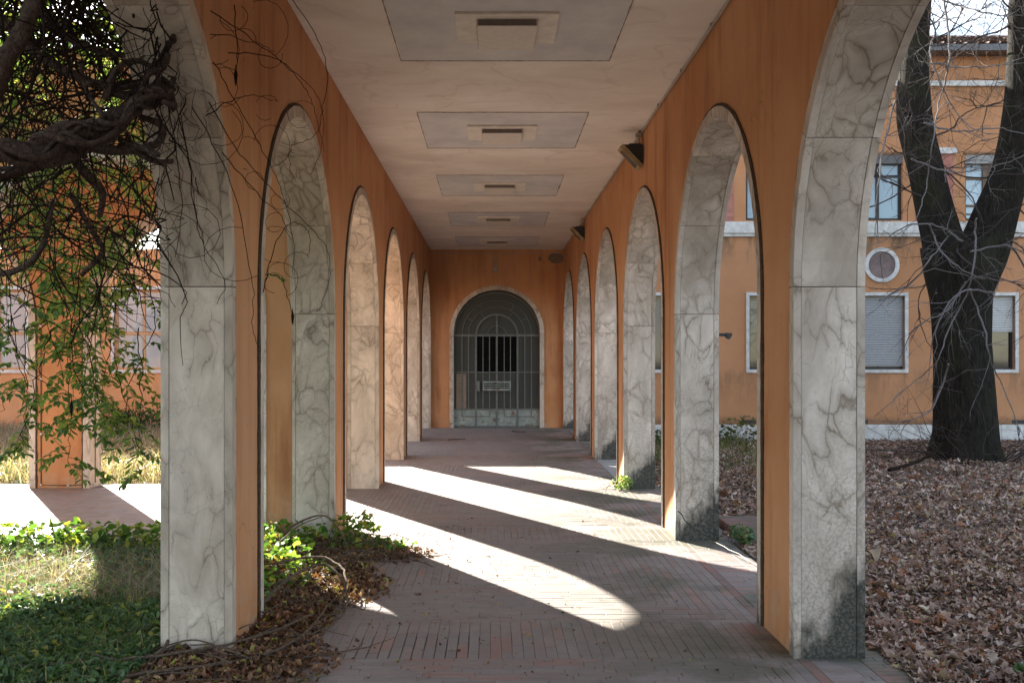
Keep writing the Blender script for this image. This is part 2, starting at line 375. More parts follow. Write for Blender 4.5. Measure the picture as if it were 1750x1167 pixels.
def ring(mb, mp_, uc, r0, r1, v0, v1, gap=.0022, base=0.0, n_arc=7, breaks=(0, 33, 64, 116, 147, 180)):
    """jambs and voussoirs of one arch; r0 inner, r1 outer radius; v0..v1 through the wall"""
    g = gap
    for sgn in (-1, 1):
        mb.col = (random.random(), random.random(), random.random())
        a0, a1 = sorted((sgn*r0, sgn*r1))
        x0, x1 = uc+a0, uc+a1
        pts = [mp_(x0, v0, base), mp_(x1, v0, base), mp_(x1, v1, base), mp_(x0, v1, base)]
        ptt = [mp_(x0, v0, SPR-g), mp_(x1, v0, SPR-g), mp_(x1, v1, SPR-g), mp_(x0, v1, SPR-g)]
        mb.face(pts); mb.face(ptt)
        for k in range(4):
            k2 = (k+1) % 4; mb.face([pts[k], pts[k2], ptt[k2], ptt[k]])
    for s in range(len(breaks)-1):
        mb.col = (random.random(), random.random(), random.random())
        ga = math.degrees(g/r0)
        aa = np.linspace(R(breaks[s]+ga), R(breaks[s+1]-ga), n_arc)
        cs = []
        for a in aa:
            ca, sa = math.cos(a), math.sin(a)
            cs.append([mp_(uc+r0*ca, v0, SPR+r0*sa), mp_(uc+r1*ca, v0, SPR+r1*sa), mp_(uc+r1*ca, v1, SPR+r1*sa), mp_(uc+r0*ca, v1, SPR+r0*sa)])
        for i in range(len(cs)-1):
            for k in range(4):
                k2 = (k+1) % 4; mb.face([cs[i][k], cs[i][k2], cs[i+1][k2], cs[i+1][k]])
        mb.face(cs[0]); mb.face(cs[-1])

def arcade(name, label, mp_, u0, u1, centres, marble, parent_loc, top=TOP, seal_side=True, rr=RA, group=None):
    root = empty(name, parent_loc, label, 'arcade wall', group)
    hr = rr+TW-.01                          # hole in the plaster, covered by the marble trim
    wall = MB(); vs = (0.0, T)
    xs = [u0]
    for c in centres: xs += [c-hr, c+hr]
    xs.append(u1)
    for v in vs:
        for k in range(0, len(xs), 2):
            a, b = xs[k], xs[k+1]
            zs = [-.25, SPR, top]
            for j in range(2): wall.face([mp_(a, v, zs[j]), mp_(b, v, zs[j]), mp_(b, v, zs[j+1]), mp_(a, v, zs[j+1])])
        for c in centres:
            n = 36
            for j in range(n):
                t0, t1 = math.pi*j/n, math.pi*(j+1)/n
                xa, xb = c-hr*math.cos(t0), c-hr*math.cos(t1); za, zb = SPR+hr*math.sin(t0), SPR+hr*math.sin(t1)
                wall.face([mp_(xa, v, za), mp_(xb, v, zb), mp_(xb, v, top), mp_(xa, v, top)])
    for c in centres:                       # rough inside of the hole, behind the lining
        n = 24
        pts = [(c-hr, -.25), (c-hr, SPR)]+[(c-hr*math.cos(math.pi*j/n), SPR+hr*math.sin(math.pi*j/n)) for j in range(1, n)]+[(c+hr, SPR), (c+hr, -.25)]
        for (ax, az), (bx, bz) in zip(pts, pts[1:]):
            wall.face([mp_(ax, 0, az), mp_(bx, 0, bz), mp_(bx, T, bz), mp_(ax, T, az)])
    for u in (u0, u1): wall.face([mp_(u, 0, -.25), mp_(u, T, -.25), mp_(u, T, top), mp_(u, 0, top)])
    wall.face([mp_(u0, 0, top), mp_(u1, 0, top), mp_(u1, T, top), mp_(u0, T, top)])
    wall.build('wall', PLAST, root)
    for c in centres:
        lin = MB(); lin.col = (0, 0, 0)
        ring(lin, mp_, c, rr+.003, rr+TW-.014, .026, T-.026, base=-.02)
        lo = lin.build('arch_lining', marble, root)
        tr = MB(); tr.col = (0, 0, 0); ring(tr, mp_, c, rr, rr+TW, -TP, .0235, base=-.02); ring(tr, mp_, c, rr, rr+TW, T-.0235, T+TP, base=-.02)
        tr.build('arch_trim', marble, lo)
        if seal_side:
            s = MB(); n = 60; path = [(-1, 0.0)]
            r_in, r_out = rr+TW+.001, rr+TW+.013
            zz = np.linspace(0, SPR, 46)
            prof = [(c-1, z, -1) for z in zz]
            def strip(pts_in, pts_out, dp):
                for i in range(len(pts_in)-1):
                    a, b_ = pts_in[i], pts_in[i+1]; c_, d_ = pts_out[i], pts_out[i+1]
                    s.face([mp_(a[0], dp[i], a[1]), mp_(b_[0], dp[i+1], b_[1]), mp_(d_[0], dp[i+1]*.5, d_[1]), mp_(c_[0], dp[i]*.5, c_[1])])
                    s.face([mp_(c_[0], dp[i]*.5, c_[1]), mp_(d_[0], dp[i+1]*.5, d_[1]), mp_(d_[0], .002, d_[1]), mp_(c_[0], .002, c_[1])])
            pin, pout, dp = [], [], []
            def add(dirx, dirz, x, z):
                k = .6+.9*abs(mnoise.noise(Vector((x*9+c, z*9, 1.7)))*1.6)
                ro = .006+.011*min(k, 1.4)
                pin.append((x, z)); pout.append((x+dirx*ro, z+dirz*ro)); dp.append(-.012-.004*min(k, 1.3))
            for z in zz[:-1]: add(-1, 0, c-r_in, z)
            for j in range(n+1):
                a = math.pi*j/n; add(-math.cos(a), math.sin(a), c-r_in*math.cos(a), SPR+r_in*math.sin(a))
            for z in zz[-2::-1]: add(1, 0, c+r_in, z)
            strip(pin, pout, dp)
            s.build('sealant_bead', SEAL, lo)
    return root

yc = lambda i: near(i)+PIER+RA              # centre of the opening beyond pier i
cor = [yc(i) for i in range(-8, 5)]
arcade('arcade_wall', 'orange plastered arcade on the left of the corridor with warm white marble arches, vines over its nearest pier',
       lambda u, v, z: (XL-v, u, z), near(-8), YEND, cor, MARB_L, (XL-T/2, near(0), 0))
arcade('arcade_wall', 'orange plastered arcade on the right of the corridor, its grey marble pier feet black with algae',
       lambda u, v, z: (XR+v, u, z), near(-8), YEND, cor, MARB_R, (XR+T/2, near(0), 0))
# cross wing that leaves the corridor to the left between piers 1 and 2
WFAR, WNEAR = 11.6, 8.615
wx = [-1.92-RA-BAY*k for k in range(0, 5)]
WLX = wx[-1]-RA-PIER
SPR = 1.90; wf = [-3.33-BAY*k for k in range(0, 5)]
arcade('arcade_wall', 'far arcade of the cross wing with pale marble edged arches, seen behind the hanging wisteria',
       lambda u, v, z: (u, WFAR+v, z), WLX, XL-T-.003, sorted(wf), MARB_W, ((WLX+XL)/2, WFAR+T/2, 0), rr=1.28)
SPR = 1.85
arcade('arcade_wall', 'near arcade of the cross wing, a slim orange strip left of the second left pier',
       lambda u, v, z: (u, WNEAR-v, z), WLX, XL-T-.003, sorted(wx), MARB_W, ((WLX+XL)/2, WNEAR-T/2, 0))

# ceilings and roof slabs
mb = MB(); mb.box(XL+.002, near(-8), CEILZ, XR-.002, YEND-.002, TOP+.12)
mb.build('ceiling', CEIL, kind='structure')
mb = MB(); mb.box(WLX, WNEAR+.002, CEILZ, XL-T-.004, WFAR-.002, TOP+.05)
mb.build('ceiling', CEIL, kind='structure')

# ceiling lights
proto = None
def ceiling_light(y0):
    cx = .10
    root = empty('ceiling_light', (cx, y0+.8, CEILZ), '', 'ceiling light', 'square panel lights along the corridor ceiling')
    z = CEILZ
    g = MB(); e = .009
    def jag(x0, y0_, x1, y1, n):
        for i in range(n):
            a, b_ = i/n, (i+1)/n
            w_ = .0025+.007*abs(mnoise.noise(Vector((x0+a*7, y0_+a*5, y0))))*2
            xa, ya, xb, yb = x0+(x1-x0)*a, y0_+(y1-y0_)*a, x0+(x1-x0)*b_, y0_+(y1-y0_)*b_
            if abs(x1-x0) > abs(y1-y0_): g.box(xa, ya-w_/2, z-.0065, xb, ya+w_/2, z-.001)
            else: g.box(xa-w_/2, ya, z-.0065, xa+w_/2, yb, z-.001)
    jag(cx-.80, y0, cx+.80, y0, 60); jag(cx-.80, y0+1.61, cx+.80, y0+1.61, 50)
    jag(cx-.80, y0, cx-.80, y0+1.61, 50); jag(cx+.80, y0, cx+.80, y0+1.61, 50)
    p = MB(); p.box(cx-.79, y0+.01, z-.004, cx+.79, y0+1.60, z+.01); po = p.build('panel', PANEL, root)
    g.build('panel_gap', CRACK, po)
    t = MB(); ty = y0+.50
    for x0, a, x1, b_ in ((cx-.345, ty, cx-.205, ty+.62), (cx+.205, ty, cx+.345, ty+.62), (cx-.2045, ty, cx+.2045, ty+.10)):
        t.box(x0, a, z-.022, x1, b_, z-.0035)
    t.build('trim', TRIMW, root)
    l = MB(); l.box(cx-.20, ty+.104, z-.066, cx+.20, ty+.63, z-.0035); lb = l.build('lamp_box', LAMPF, root, bevel=.003)
    l = MB(); l.box(cx-.195, ty+.0995, z-.062, cx+.195, ty+.1035, z-.008); l.build('end_plate', LAMPD, lb)
    return root
lights = []
for k in range(-1, 5):
    lights.append(ceiling_light(6.17+BAY*k if k else 6.17))
LL = ['ceiling light panel above the viewer, before the first one in the picture',
      'nearest ceiling light panel, cut by the top edge of the photo',
      'second ceiling light panel from the viewer, whole, beside the nearer floodlight',
      'third ceiling light panel from the viewer, between the two floodlights',
      'fourth ceiling light panel, last but one before the end wall',
      'farthest ceiling light panel, right above the barred door']
for o, l in zip(lights, LL): o['label'] = l
r0 = lights[0]
for ch in list(r0.children):
    for g in list(ch.children): bpy.data.objects.remove(g)
    bpy.data.objects.remove(ch)
bpy.data.objects.remove(r0)

# floodlights on the right wall
def floodlight(y, label):
    root = empty('floodlight', (XR, y, 3.55), label, 'floodlight', 'floodlights under the ceiling on the right wall')
    xw = XR-.008; zt = CEILZ-.155; s = .19; d = .16
    h = MB(); A, B, Cc = (xw-s, zt), (xw, zt), (xw, zt-s*.98)
    for yy in (y-d/2, y+d/2): h.face([(q[0], yy, q[1]) for q in (A, B, Cc)])
    for q, r_ in ((A, B), (B, Cc), (Cc, A)): h.face([(q[0], y-d/2, q[1]), (r_[0], y-d/2, r_[1]), (r_[0], y+d/2, r_[1]), (q[0], y+d/2, q[1])])
    for i in range(7):                     # cooling fins over the housing
        yy = y-d/2+.01+i*(d-.02)/6; h.box(xw-s*.72, yy-.003, zt, xw-.01, yy+.003, zt+.012)
    h.build('housing', BLACK, root)
    f = MB(); n = Vector((-.71, 0, -.70)); e = d/2+.015
    a = Vector((A[0]-.012, 0, A[1]+.006)); b_ = Vector((Cc[0]-.002, 0, Cc[1]-.016))
    P8 = [a, b_, b_+n*.045, a+n*.045]
    for yy in (y-e, y+e): f.face([(q.x, yy, q.z) for q in P8])
    for i in range(4):
        q, r_ = P8[i], P8[(i+1) % 4]; f.face([(q.x, y-e, q.z), (r_.x, y-e, r_.z), (r_.x, y+e, r_.z), (q.x, y+e, q.z)])
    fo = f.build('front_frame', CREAM, root, bevel=.004)
    g = MB(); a2 = a.lerp(b_, .12)+n*.0465; b2 = a.lerp(b_, .88)+n*.0465
    g.face([(a2.x, y-e*.8, a2.z), (b2.x, y-e*.8, b2.z), (b2.x, y+e*.8, b2.z), (a2.x, y+e*.8, a2.z)]); g.build('glass', GL_DUSTY, fo)
    br = MB(); br.tube([(xw-.03, y, CEILZ-.002), (xw-.03, y, zt+.01)], .014, 8); br.box(xw-.06, y-.03, CEILZ-.06, xw-.004, y+.03, CEILZ-.03)
    br.build('bracket', PIPE, root)
floodlight(10.2, 'nearer black floodlight with a yellowed frame, high on the right wall')
floodlight(16.6, 'farther, smaller looking black floodlight high on the right wall near the end')

# conduits
mb = MB()
pts = []
for i in range(60):
    y = -2+(YEND+1.9)*i/59; pts.append((XR-.014, y, CEILZ-.018+.003*math.sin(y*2.3)))
mb.tube(pts, .010, 6)
for y in np.arange(0.3, 21, 1.1): mb.box(XR-.03, y, CEILZ-.033, XR-.0005, y+.02, CEILZ-.003)
tag(mb.build('conduit', PIPE, smooth=False), 'thin pale conduit along the right wall right under the ceiling', 'conduit')
root = empty('conduit', (.10, YEND, 3.3), 'thin conduits on the end wall dropping to a small square junction box', 'conduit')
mb = MB(); ye = YEND-.012
for s in (-1, 1):
    c0 = .07+.1*0
    mb.tube(spline([(.07+s*.16+s*.9*0, ye, 3.70), (.07+s*.055, ye, 3.69), (.07+s*.022, ye, 3.64), (.07+s*.022, ye, 3.4)], 6), .007, 6)
    mb.tube([(.07+s*.16, ye, 3.70), (XR-.05 if s > 0 else XL+.03, ye, 3.71)], .007, 6)
mb.build('pipe', PIPE, root)
mb = MB(); mb.box(.07-.045, YEND-.05, 3.31, .07+.045, YEND-.002, 3.41); mb.build('junction_box', m_flat('grey_box', (.52, .50, .46), .5), root, bevel=.01)

# ------------------------------------------------------------------ end building
def rect_wall(mb, x0, x1, z0, z1, y, holes, depth):
    xs = sorted({x0, x1} | {h[0] for h in holes} | {h[1] for h in holes}); zs = sorted({z0, z1} | {h[2] for h in holes} | {h[3] for h in holes})
    for a, b_ in zip(xs, xs[1:]):
        for c, d in zip(zs, zs[1:]):
            mx, mz = (a+b_)/2, (c+d)/2
            if any(h[0] < mx < h[1] and h[2] < mz < h[3] for h in holes): continue
            mb.face([(a, y, c), (b_, y, c), (b_, y, d), (a, y, d)])
    for h in holes:
        a, b_, c, d = h
        for p, q in (((a, c), (b_, c)), ((b_, c), (b_, d)), ((b_, d), (a, d)), ((a, d), (a, c))):
            mb.face([(p[0], y, p[1]), (q[0], y, q[1]), (q[0], y+depth, q[1]), (p[0], y+depth, p[1])])
def frame_box(mb, x0, x1, z0, z1, w_, y0, y1):
    mb.box(x0, y0, z1-w_, x1, y1, z1); mb.box(x0, y0, z0, x1, y1, z0+w_)
    mb.box(x0, y0, z0+w_, x0+w_, y1, z1-w_); mb.box(x1-w_, y0, z0+w_, x1, y1, z1-w_)

EB = empty('building', (-6, YEND, 0), 'low orange building across the corridor end, with the barred arched door and pale windows', 'building')
mb = MB(); mpE = lambda u, v, z: (u, YEND+v, z)
DX, DR, DS = .10, .916, 2.01
lw = [(-9.91-1.2, -9.91), (-8.02, -6.82), (-4.97, -3.77), (-14.2, -13.0)]
holes = [(a, b_, 1.23, 2.93) for a, b_ in lw]
rect_wall(mb, -22, XL-T, -.4, 3.78, YEND, holes, .16)
mb.box(-22, YEND+.001, 3.7, XL-T-.001, YEND+8, 3.775); mb.face([(-22, YEND, -.4), (-22, YEND+8, -.4), (-22, YEND+8, 3.78), (-22, YEND, 3.78)])
# plaster round the door
hr = DR+.06
for a, b_ in ((XL-T, DX-hr), (DX+hr, GX)): mb.face([mpE(a, 0, -.4), mpE(b_, 0, -.4), mpE(b_, 0, TOP), mpE(a, 0, TOP)])
n = 40
for j in range(n):
    t0, t1 = math.pi*j/n, math.pi*(j+1)/n
    xa, xb = DX-hr*math.cos(t0), DX-hr*math.cos(t1); za, zb = DS+hr*math.sin(t0), DS+hr*math.sin(t1)
    mb.face([mpE(xa, 0, za), mpE(xb, 0, zb), mpE(xb, 0, TOP), mpE(xa, 0, TOP)])
mb.face([(XL-T, YEND, 3.78), (XL-T, YEND+8, 3.78), (XL-T, YEND+8, TOP), (XL-T, YEND, TOP)])
mb.face([(XL-T, YEND, TOP), (GX, YEND, TOP), (GX, YEND+8, TOP), (XL-T, YEND+8, TOP)])
mb.face([(-22, YEND+8, -.4), (XL-T, YEND+8, -.4), (XL-T, YEND+8, 3.78), (-22, YEND+8, 3.78)]); mb.face([(XL-T, YEND+8, -.4), (GX, YEND+8, -.4), (GX, YEND+8, TOP), (XL-T, YEND+8, TOP)])
mb.build('wall', PLAST, EB)
SPR_keep = SPR; SPR = DS
mb = MB(); mb.col = (0, 0, 0); ring(mb, mpE, DX, DR, DR+.088, -.03, .22, base=0.0, n_arc=9); mb.build('door_surround', MARB_W, EB)
SPR = SPR_keep
# two grey repair patches near the top right corner
mb = MB()
n = 22; cxp, czp = 1.36, 3.60
ptsp = [(cxp+.17*(1+.12*mnoise.noise(Vector((k*.7, 3, 1))))*math.cos(2*math.pi*k/n), YEND-.0025, czp+.115*math.sin(2*math.pi*k/n)*(1+.15*mnoise.noise(Vector((k*.9, 1, 5))))) for k in range(n)]
ptsp = [(min(p[0], XR-.003), p[1], min(p[2], CEILZ-.02)) for p in ptsp]
mb.face(ptsp); mb.face([(.98, YEND-.0025, 3.54), (1.05, YEND-.0025, 3.54), (1.05, YEND-.0025, 3.63), (.98, YEND-.0025, 3.63)])
mb.build('cement_patch', m_flat('grey_patch', (.26, .19, .14), .9, var=.4, scale=12), EB)
# the door
yd = YEND+.10
door = empty('door', (DX, yd, 0), None, None); door.parent = EB; door.location = Vector((DX, yd, 0))-Vector(EB.location)
g = MB(); n = 32
g.face([(DX+DR*math.cos(math.pi*k/n), yd+.03, DS+DR*math.sin(math.pi*k/n)) for k in range(n+1)]+[(DX-DR, yd+.03, .39), (DX+DR, yd+.03, .39)])
g.build('glass', GL_DOOR, door)
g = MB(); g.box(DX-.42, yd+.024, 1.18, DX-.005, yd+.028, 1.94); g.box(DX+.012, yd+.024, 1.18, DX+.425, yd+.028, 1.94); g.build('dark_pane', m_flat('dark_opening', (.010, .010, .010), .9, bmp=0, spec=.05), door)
g = MB(); g.box(DX-.865, yd+.016, .40, DX-.65, yd+.022, 1.145); g.build('cardboard_sheet', m_flat('card', (.30, .245, .19), .85), door)
g = MB()
g.box(DX-DR, yd, .0, DX+DR, yd+.03, .385)
g.build('kick_plate', IRONP, door)
g = MB()
def bar(x, z0, z1, w_=.022, y=yd-.02): g.box(DX+x-w_/2, y, z0, DX+x+w_/2, y+.02, z1)
offs = [-.742, -.604, -.446, -.294, -.155, 0, .158, .291, .443, .598, .737]
for x in offs:
    thick = x in (-.446, 0, .443)
    bar(x, .39 if not thick else .02, 1.95, .040 if thick else .019)
for z, w_ in ((1.96, .045), (1.176, .022), (.385, .03), (.02, .035)): g.box(DX-DR+.005, yd-.024, z-w_/2, DX+DR-.005, yd-.002, z+w_/2)
for x0, x1 in ((-.742, -.46), (-.43, -.155), (.158, .43), (.46, .737)):
    g.box(DX+x0, yd-.018, .225, DX+x1, yd-.001, .243)
for x in (-.742, -.155, .158, .737): bar(x, .243, .37, .018, yd-.0185)
def arc(r, w_, y0, a0=0, a1=math.pi, n=28):
    for k in range(n):
        t0, t1 = a0+(a1-a0)*k/n, a0+(a1-a0)*(k+1)/n
        q = [(DX+rr_*math.cos(t), DS-.045+rr_*math.sin(t)) for rr_, t in ((r-w_/2, t0), (r+w_/2, t0), (r+w_/2, t1), (r-w_/2, t1))]
        g.face([(x, y0, z) for x, z in q])
        for i in range(4):
            (xa, za), (xb, zb) = q[i], q[(i+1) % 4]; g.face([(xa, y0, za), (xb, y0, zb), (xb, y0+.018, zb), (xa, y0+.018, za)])
arc(.44, .035, yd-.022); arc(.598, .010, yd-.012); arc(.74, .010, yd-.012); arc(.20, .012, yd-.012)
arc(DR-.012, .022, yd-.021)
def rad(a, r0_, r1_, w_):
    d = Vector((math.cos(a), 0, math.sin(a))); nrm = Vector((-d.z, 0, d.x))*w_/2; c0 = Vector((DX, yd-.010, DS-.045))
    g.face([c0+d*r0_+nrm, c0+d*r1_+nrm, c0+d*r1_-nrm, c0+d*r0_-nrm])
for a in (30, 60, 120, 150): rad(R(a), .598, .74, .010)
for a in (55, 125): rad(R(a), .44, .598, .010)
g.box(DX-.018, yd-.021, 1.985, DX+.018, yd-.003, 2.39)
g.build('grille', IRON, door)
g = MB()
for i, (z0, z1) in enumerate(((.945, .985), (.90, .915), (.85, .865), (.785, .825))): g.box(DX-.298, yd-.05, z0, DX+.30, yd-.022, z1)
g.box(DX-.298, yd-.049, .80, DX-.275, yd-.023, .97); g.box(DX+.275, yd-.049, .80, DX+.30, yd-.023, .97)
g.build('push_rail', IRONP, door)
g = MB(); g.box(DX-.425, yd-.06, .775, DX-.365, yd-.024, .985); g.tube([(DX-.40, yd-.085, .81), (DX-.40, yd-.058, .81)], .013, 10); g.build('lock_box', m_flat('lock_grey', (.20, .21, .20), .5), door, bevel=.004)
# left windows
for (a, b_) in lw:
    wo = MB(); frame_box(wo, a-.07, b_+.07, 1.16, 3.0, .07, YEND-.03, YEND+.02)
    wr = wo.build('window', WHITE, EB)
    f = MB(); frame_box(f, a, b_, 1.23, 2.93, .05, YEND+.08, YEND+.13)
    f.box(a+.05, YEND+.082, 1.97, b_-.05, YEND+.128, 2.04); f.box((a+b_)/2-.03, YEND+.081, 1.28, (a+b_)/2+.03, YEND+.127, 1.97); f.box((a+b_)/2-.03, YEND+.081, 2.04, (a+b_)/2+.03, YEND+.127, 2.88)
    f.build('frame', WOODO, wr)
    q = MB(); q.box(a+.02, YEND+.10, 1.25, b_-.02, YEND+.11, 2.91); q.build('pane', GL_FROST, wr)

# ------------------------------------------------------------------ two-storey building on the right
RB = empty('building', (9, YEND, -.27), 'two storey orange building behind the bare tree, with brick panels and a tiled roof', 'building')
X0B, X1B = GX+.002, 19.0
low = [(3.06, 4.21), (5.39, 6.55), (7.66, 8.83), (9.99, 11.17), (12.3, 13.5), (14.7, 15.9)]
upx = [5.39+2.33*k for k in range(-1, 5)]
holes = [(a+.07, b_-.07, 1.235, 2.80) for a, b_ in low]+[(x, x+1.0, 4.40, 5.79) for x in upx]
vents = [(8.28-.33+.0, .0)]
mb = MB(); rect_wall(mb, X0B, X1B, .071, 7.88, YEND, holes, .18)
mb.face([(X0B, YEND, -.3), (X0B, YEND+10, -.3), (X0B, YEND+10, 7.88), (X0B, YEND, 7.88)])
mb.face([(X1B, YEND, -.3), (X1B, YEND+10, -.3), (X1B, YEND+10, 7.88), (X1B, YEND, 7.88)])
mb.face([(X0B, YEND+10, -.3), (X1B, YEND+10, -.3), (X1B, YEND+10, 7.88), (X0B, YEND+10, 7.88)])
mb.build('wall', FAC, RB)
mb = MB()
for x in np.arange(X0B, X1B-.1, 1.12): mb.box(x+.003, YEND-.035, -.36, min(x+1.117, X1B), YEND+.01, .068)
mb.build('plinth', WHITE, RB)
mb = MB(); mb.box(X0B, YEND-.10, 4.12, X1B, YEND+.005, 4.36); mb.box(X0B, YEND-.06, 4.05, X1B, YEND+.004, 4.117); mb.build('string_course', WHITE, RB)
mb = MB(); mb.box(X0B, YEND-.06, 7.24, X1B, YEND+.005, 7.35); mb.build('string_course', WHITE, RB)
for x in (8.28+.15-.75, 11.2-.16, 5.3):
    mb = MB(); mb.box(x, YEND-.004, .085, x+.30, YEND+.02, .165); mb.build('vent', BLACK, RB)
for x in upx:
    mb = MB(); a, b_ = x+1.27, x+2.07
    mb.box(a, YEND-.012, 4.365, b_, YEND+.01, 5.80); pb = mb.build('brick_panel', BRICK, RB)
    mb = MB(); mb.box(a-.06, YEND-.07, 5.803, b_+.06, YEND+.01, 5.93); mb.build('panel_cap', WHITE, RB)
# roof
mb = MB(); mb.box(X0B-.2, YEND-.35, 7.885, X1B+.3, YEND+10, 7.93); mb.build('eaves', WOOD, RB)
mb = MB(); mb.box(X0B-.2, YEND-.47, 7.87, X1B+.3, YEND-.353, 8.0); mb.build('gutter', m_flat('grey_gutter', (.13, .13, .14), .5, var=.2), RB)
mb = MB(); mb.col = (1, 1, 1); RUN, RISE = 5.2, 1.75
sy = YEND-.36
rows = 19; pit = .235
for r_ in range(rows):
    t0, t1 = r_/rows, (r_+1.12)/rows
    ya, yb = sy+RUN*t0, sy+RUN*t1; za, zb = 7.98+RISE*t0, 7.98+RISE*t1
    ncol = int((X1B+.5-X0B)/pit)
    for c_ in range(ncol):
        x = X0B-.2+c_*pit+random.uniform(-.008, .008); j = random.uniform(-.012, .012)
        k = random.random(); mb.col = random.choice([(.38, .22, .16), (.30, .18, .14), (.46, .33, .26), (.24, .15, .12), (.52, .42, .36)])
        m_ = 5; prev = None
        for i in range(m_):
            a = math.pi*i/(m_-1); q = (x+pit*.5-math.cos(a)*pit*.44, math.sin(a)*.07)
            cur = [(q[0], ya-.01, za+.045+q[1]+j), (q[0]+.0, yb, zb+.015+q[1]*.8+j)]
            if prev: mb.face([prev[0], cur[0], cur[1], prev[1]])
            prev = cur
mb.col = (.2, .13, .11); mb.face([(X0B-.2, sy, 7.96), (X1B+.3, sy, 7.96), (X1B+.3, sy+RUN, 7.96+RISE), (X0B-.2, sy+RUN, 7.96+RISE)])
mb.face([(X0B-.2, sy+2*RUN, 7.96), (X1B+.3, sy+2*RUN, 7.96), (X1B+.3, sy+RUN, 7.96+RISE), (X0B-.2, sy+RUN, 7.96+RISE)])
for xx in (X0B-.2, X1B+.3): mb.face([(xx, sy, 7.96), (xx, sy+2*RUN, 7.96), (xx, sy+RUN, 7.96+RISE)])
for c_ in range(44):
    mb.col = random.choice([(.36, .22, .17), (.28, .18, .15), (.44, .32, .26)])
    x = X0B-.2+c_*.40; mb.tube([(x, sy+RUN, 7.98+RISE+.02), (x+.43, sy+RUN, 7.98+RISE+.035)], [.11, .10], 8)
mb.build('roof', TILE, RB)
# oculus
def oculus(cx, cz, r):
    mb = MB(); n = 36
    for k in range(n):
        t0, t1 = 2*math.pi*k/n, 2*math.pi*(k+1)/n
        for (ra, rb, ya, yb) in ((r*.78, r, -.04, -.04), (r, r, -.04, .002), (r*.78, r*.78, -.04, .05)):
            mb.face([(cx+ra*math.cos(t0), YEND+ya, cz+ra*math.sin(t0)), (cx+rb*math.cos(t0), YEND+yb, cz+rb*math.sin(t0)), (cx+rb*math.cos(t1), YEND+yb, cz+rb*math.sin(t1)), (cx+ra*math.cos(t1), YEND+ya, cz+ra*math.sin(t1))])
    o = mb.build('oculus', WHITE, RB)
    d = MB(); d.face([(cx+r*.79*math.cos(2*math.pi*k/n), YEND-.004, cz+r*.79*math.sin(2*math.pi*k/n)) for k in range(n)])
    d.build('infill', m_flat('brown_plaster_infill', (.26, .19, .175), .9, var=.45, scale=5), o)
oculus(8.27, 3.45, .37)
# ground floor windows
def shutter(mb, a, b_, z0, z1, y):
    z = z1; p = .052
    while z > z0+.001:
        zb = max(z-p, z0)
        mb.face([(a, y, z), (b_, y, z), (b_, y-.010, (z+zb)/2+.004), (a, y-.010, (z+zb)/2+.004)])
        mb.face([(a, y-.010, (z+zb)/2+.004), (b_, y-.010, (z+zb)/2+.004), (b_, y-.003, zb+.004), (a, y-.003, zb+.004)])
        mb.face([(a, y-.003, zb+.004), (b_, y-.003, zb+.004), (b_, y, zb), (a, y, zb)]); z = zb
for i, (a, b_) in enumerate(low):
    wo = MB(); frame_box(wo, a, b_, 1.165, 2.87, .07, YEND-.035, YEND+.02); wr = wo.build('window', WHITE, RB)
    a2, b2 = a+.07, b_-.07
    f = MB(); frame_box(f, a2, b2, 1.235, 2.80, .045, YEND+.10, YEND+.14); f.box((a2+b2)/2-.03, YEND+.102, 1.28, (a2+b2)/2+.03, YEND+.138, 2.755)
    f.build('frame', BLACK if i != 5 else WOOD, wr)
    q = MB(); q.box(a2+.02, YEND+.118, 1.25, b2-.02, YEND+.125, 2.78); q.build('pane', GL_DARK, wr)
    if i in (2, 3, 4):
        s = MB(); shutter(s, a2+.012, b2-.012, {2: 1.30, 3: 2.03, 4: 1.27}[i], 2.79, YEND+.07); s.build('roller_shutter', SHUT if i == 2 else SHUT2, wr)
    s = MB(); s.box(a2, YEND+.06, 2.72 if i < 2 else 2.775, b2, YEND+.09, 2.797); s.build('shutter_box', CREAM, wr)
for i, x in enumerate(upx):
    wood = i >= 3
    f = MB(); a, b_ = x, x+1.0; y0, y1 = YEND+.09, YEND+.15
    frame_box(f, a, b_, 4.40, 5.79, .055, y0, y1)
    f.box((a+b_)/2-(.09 if wood else .03), y0-.01, 4.455, (a+b_)/2+(.09 if wood else .03), y1-.01, 5.735)
    for z in ((5.30, 4.72) if wood else (5.35,)):
        f.box(a+.055, y0+.004, z-.025, b_-.055, y1-.004, z+.025)
    if wood: f.box(a+.055, y0+.003, 4.53, b_-.055, y1-.003, 4.56)
    fr = f.build('window', WOOD if wood else BLACK, RB)
    q = MB(); q.box(a+.03, y0+.03, 4.43, b_-.03, y0+.036, 5.76); q.build('pane', GL_PALE if wood else GL_SKY, fr)
    s = MB(); s.box(a, YEND-.012, 5.60, b_, YEND+.085, 5.785); s.build('shutter_box', m_flat('box%d' % i, (.33, .32, .31) if wood else (.14, .13, .13), .7), fr)
    s = MB(); s.box(a-.03, YEND-.03, 5.80, b_+.03, YEND+.0, 5.845); s.build('lintel', m_flat('rusty_lintel', (.33, .17, .08), .8, var=.5, scale=18), fr)

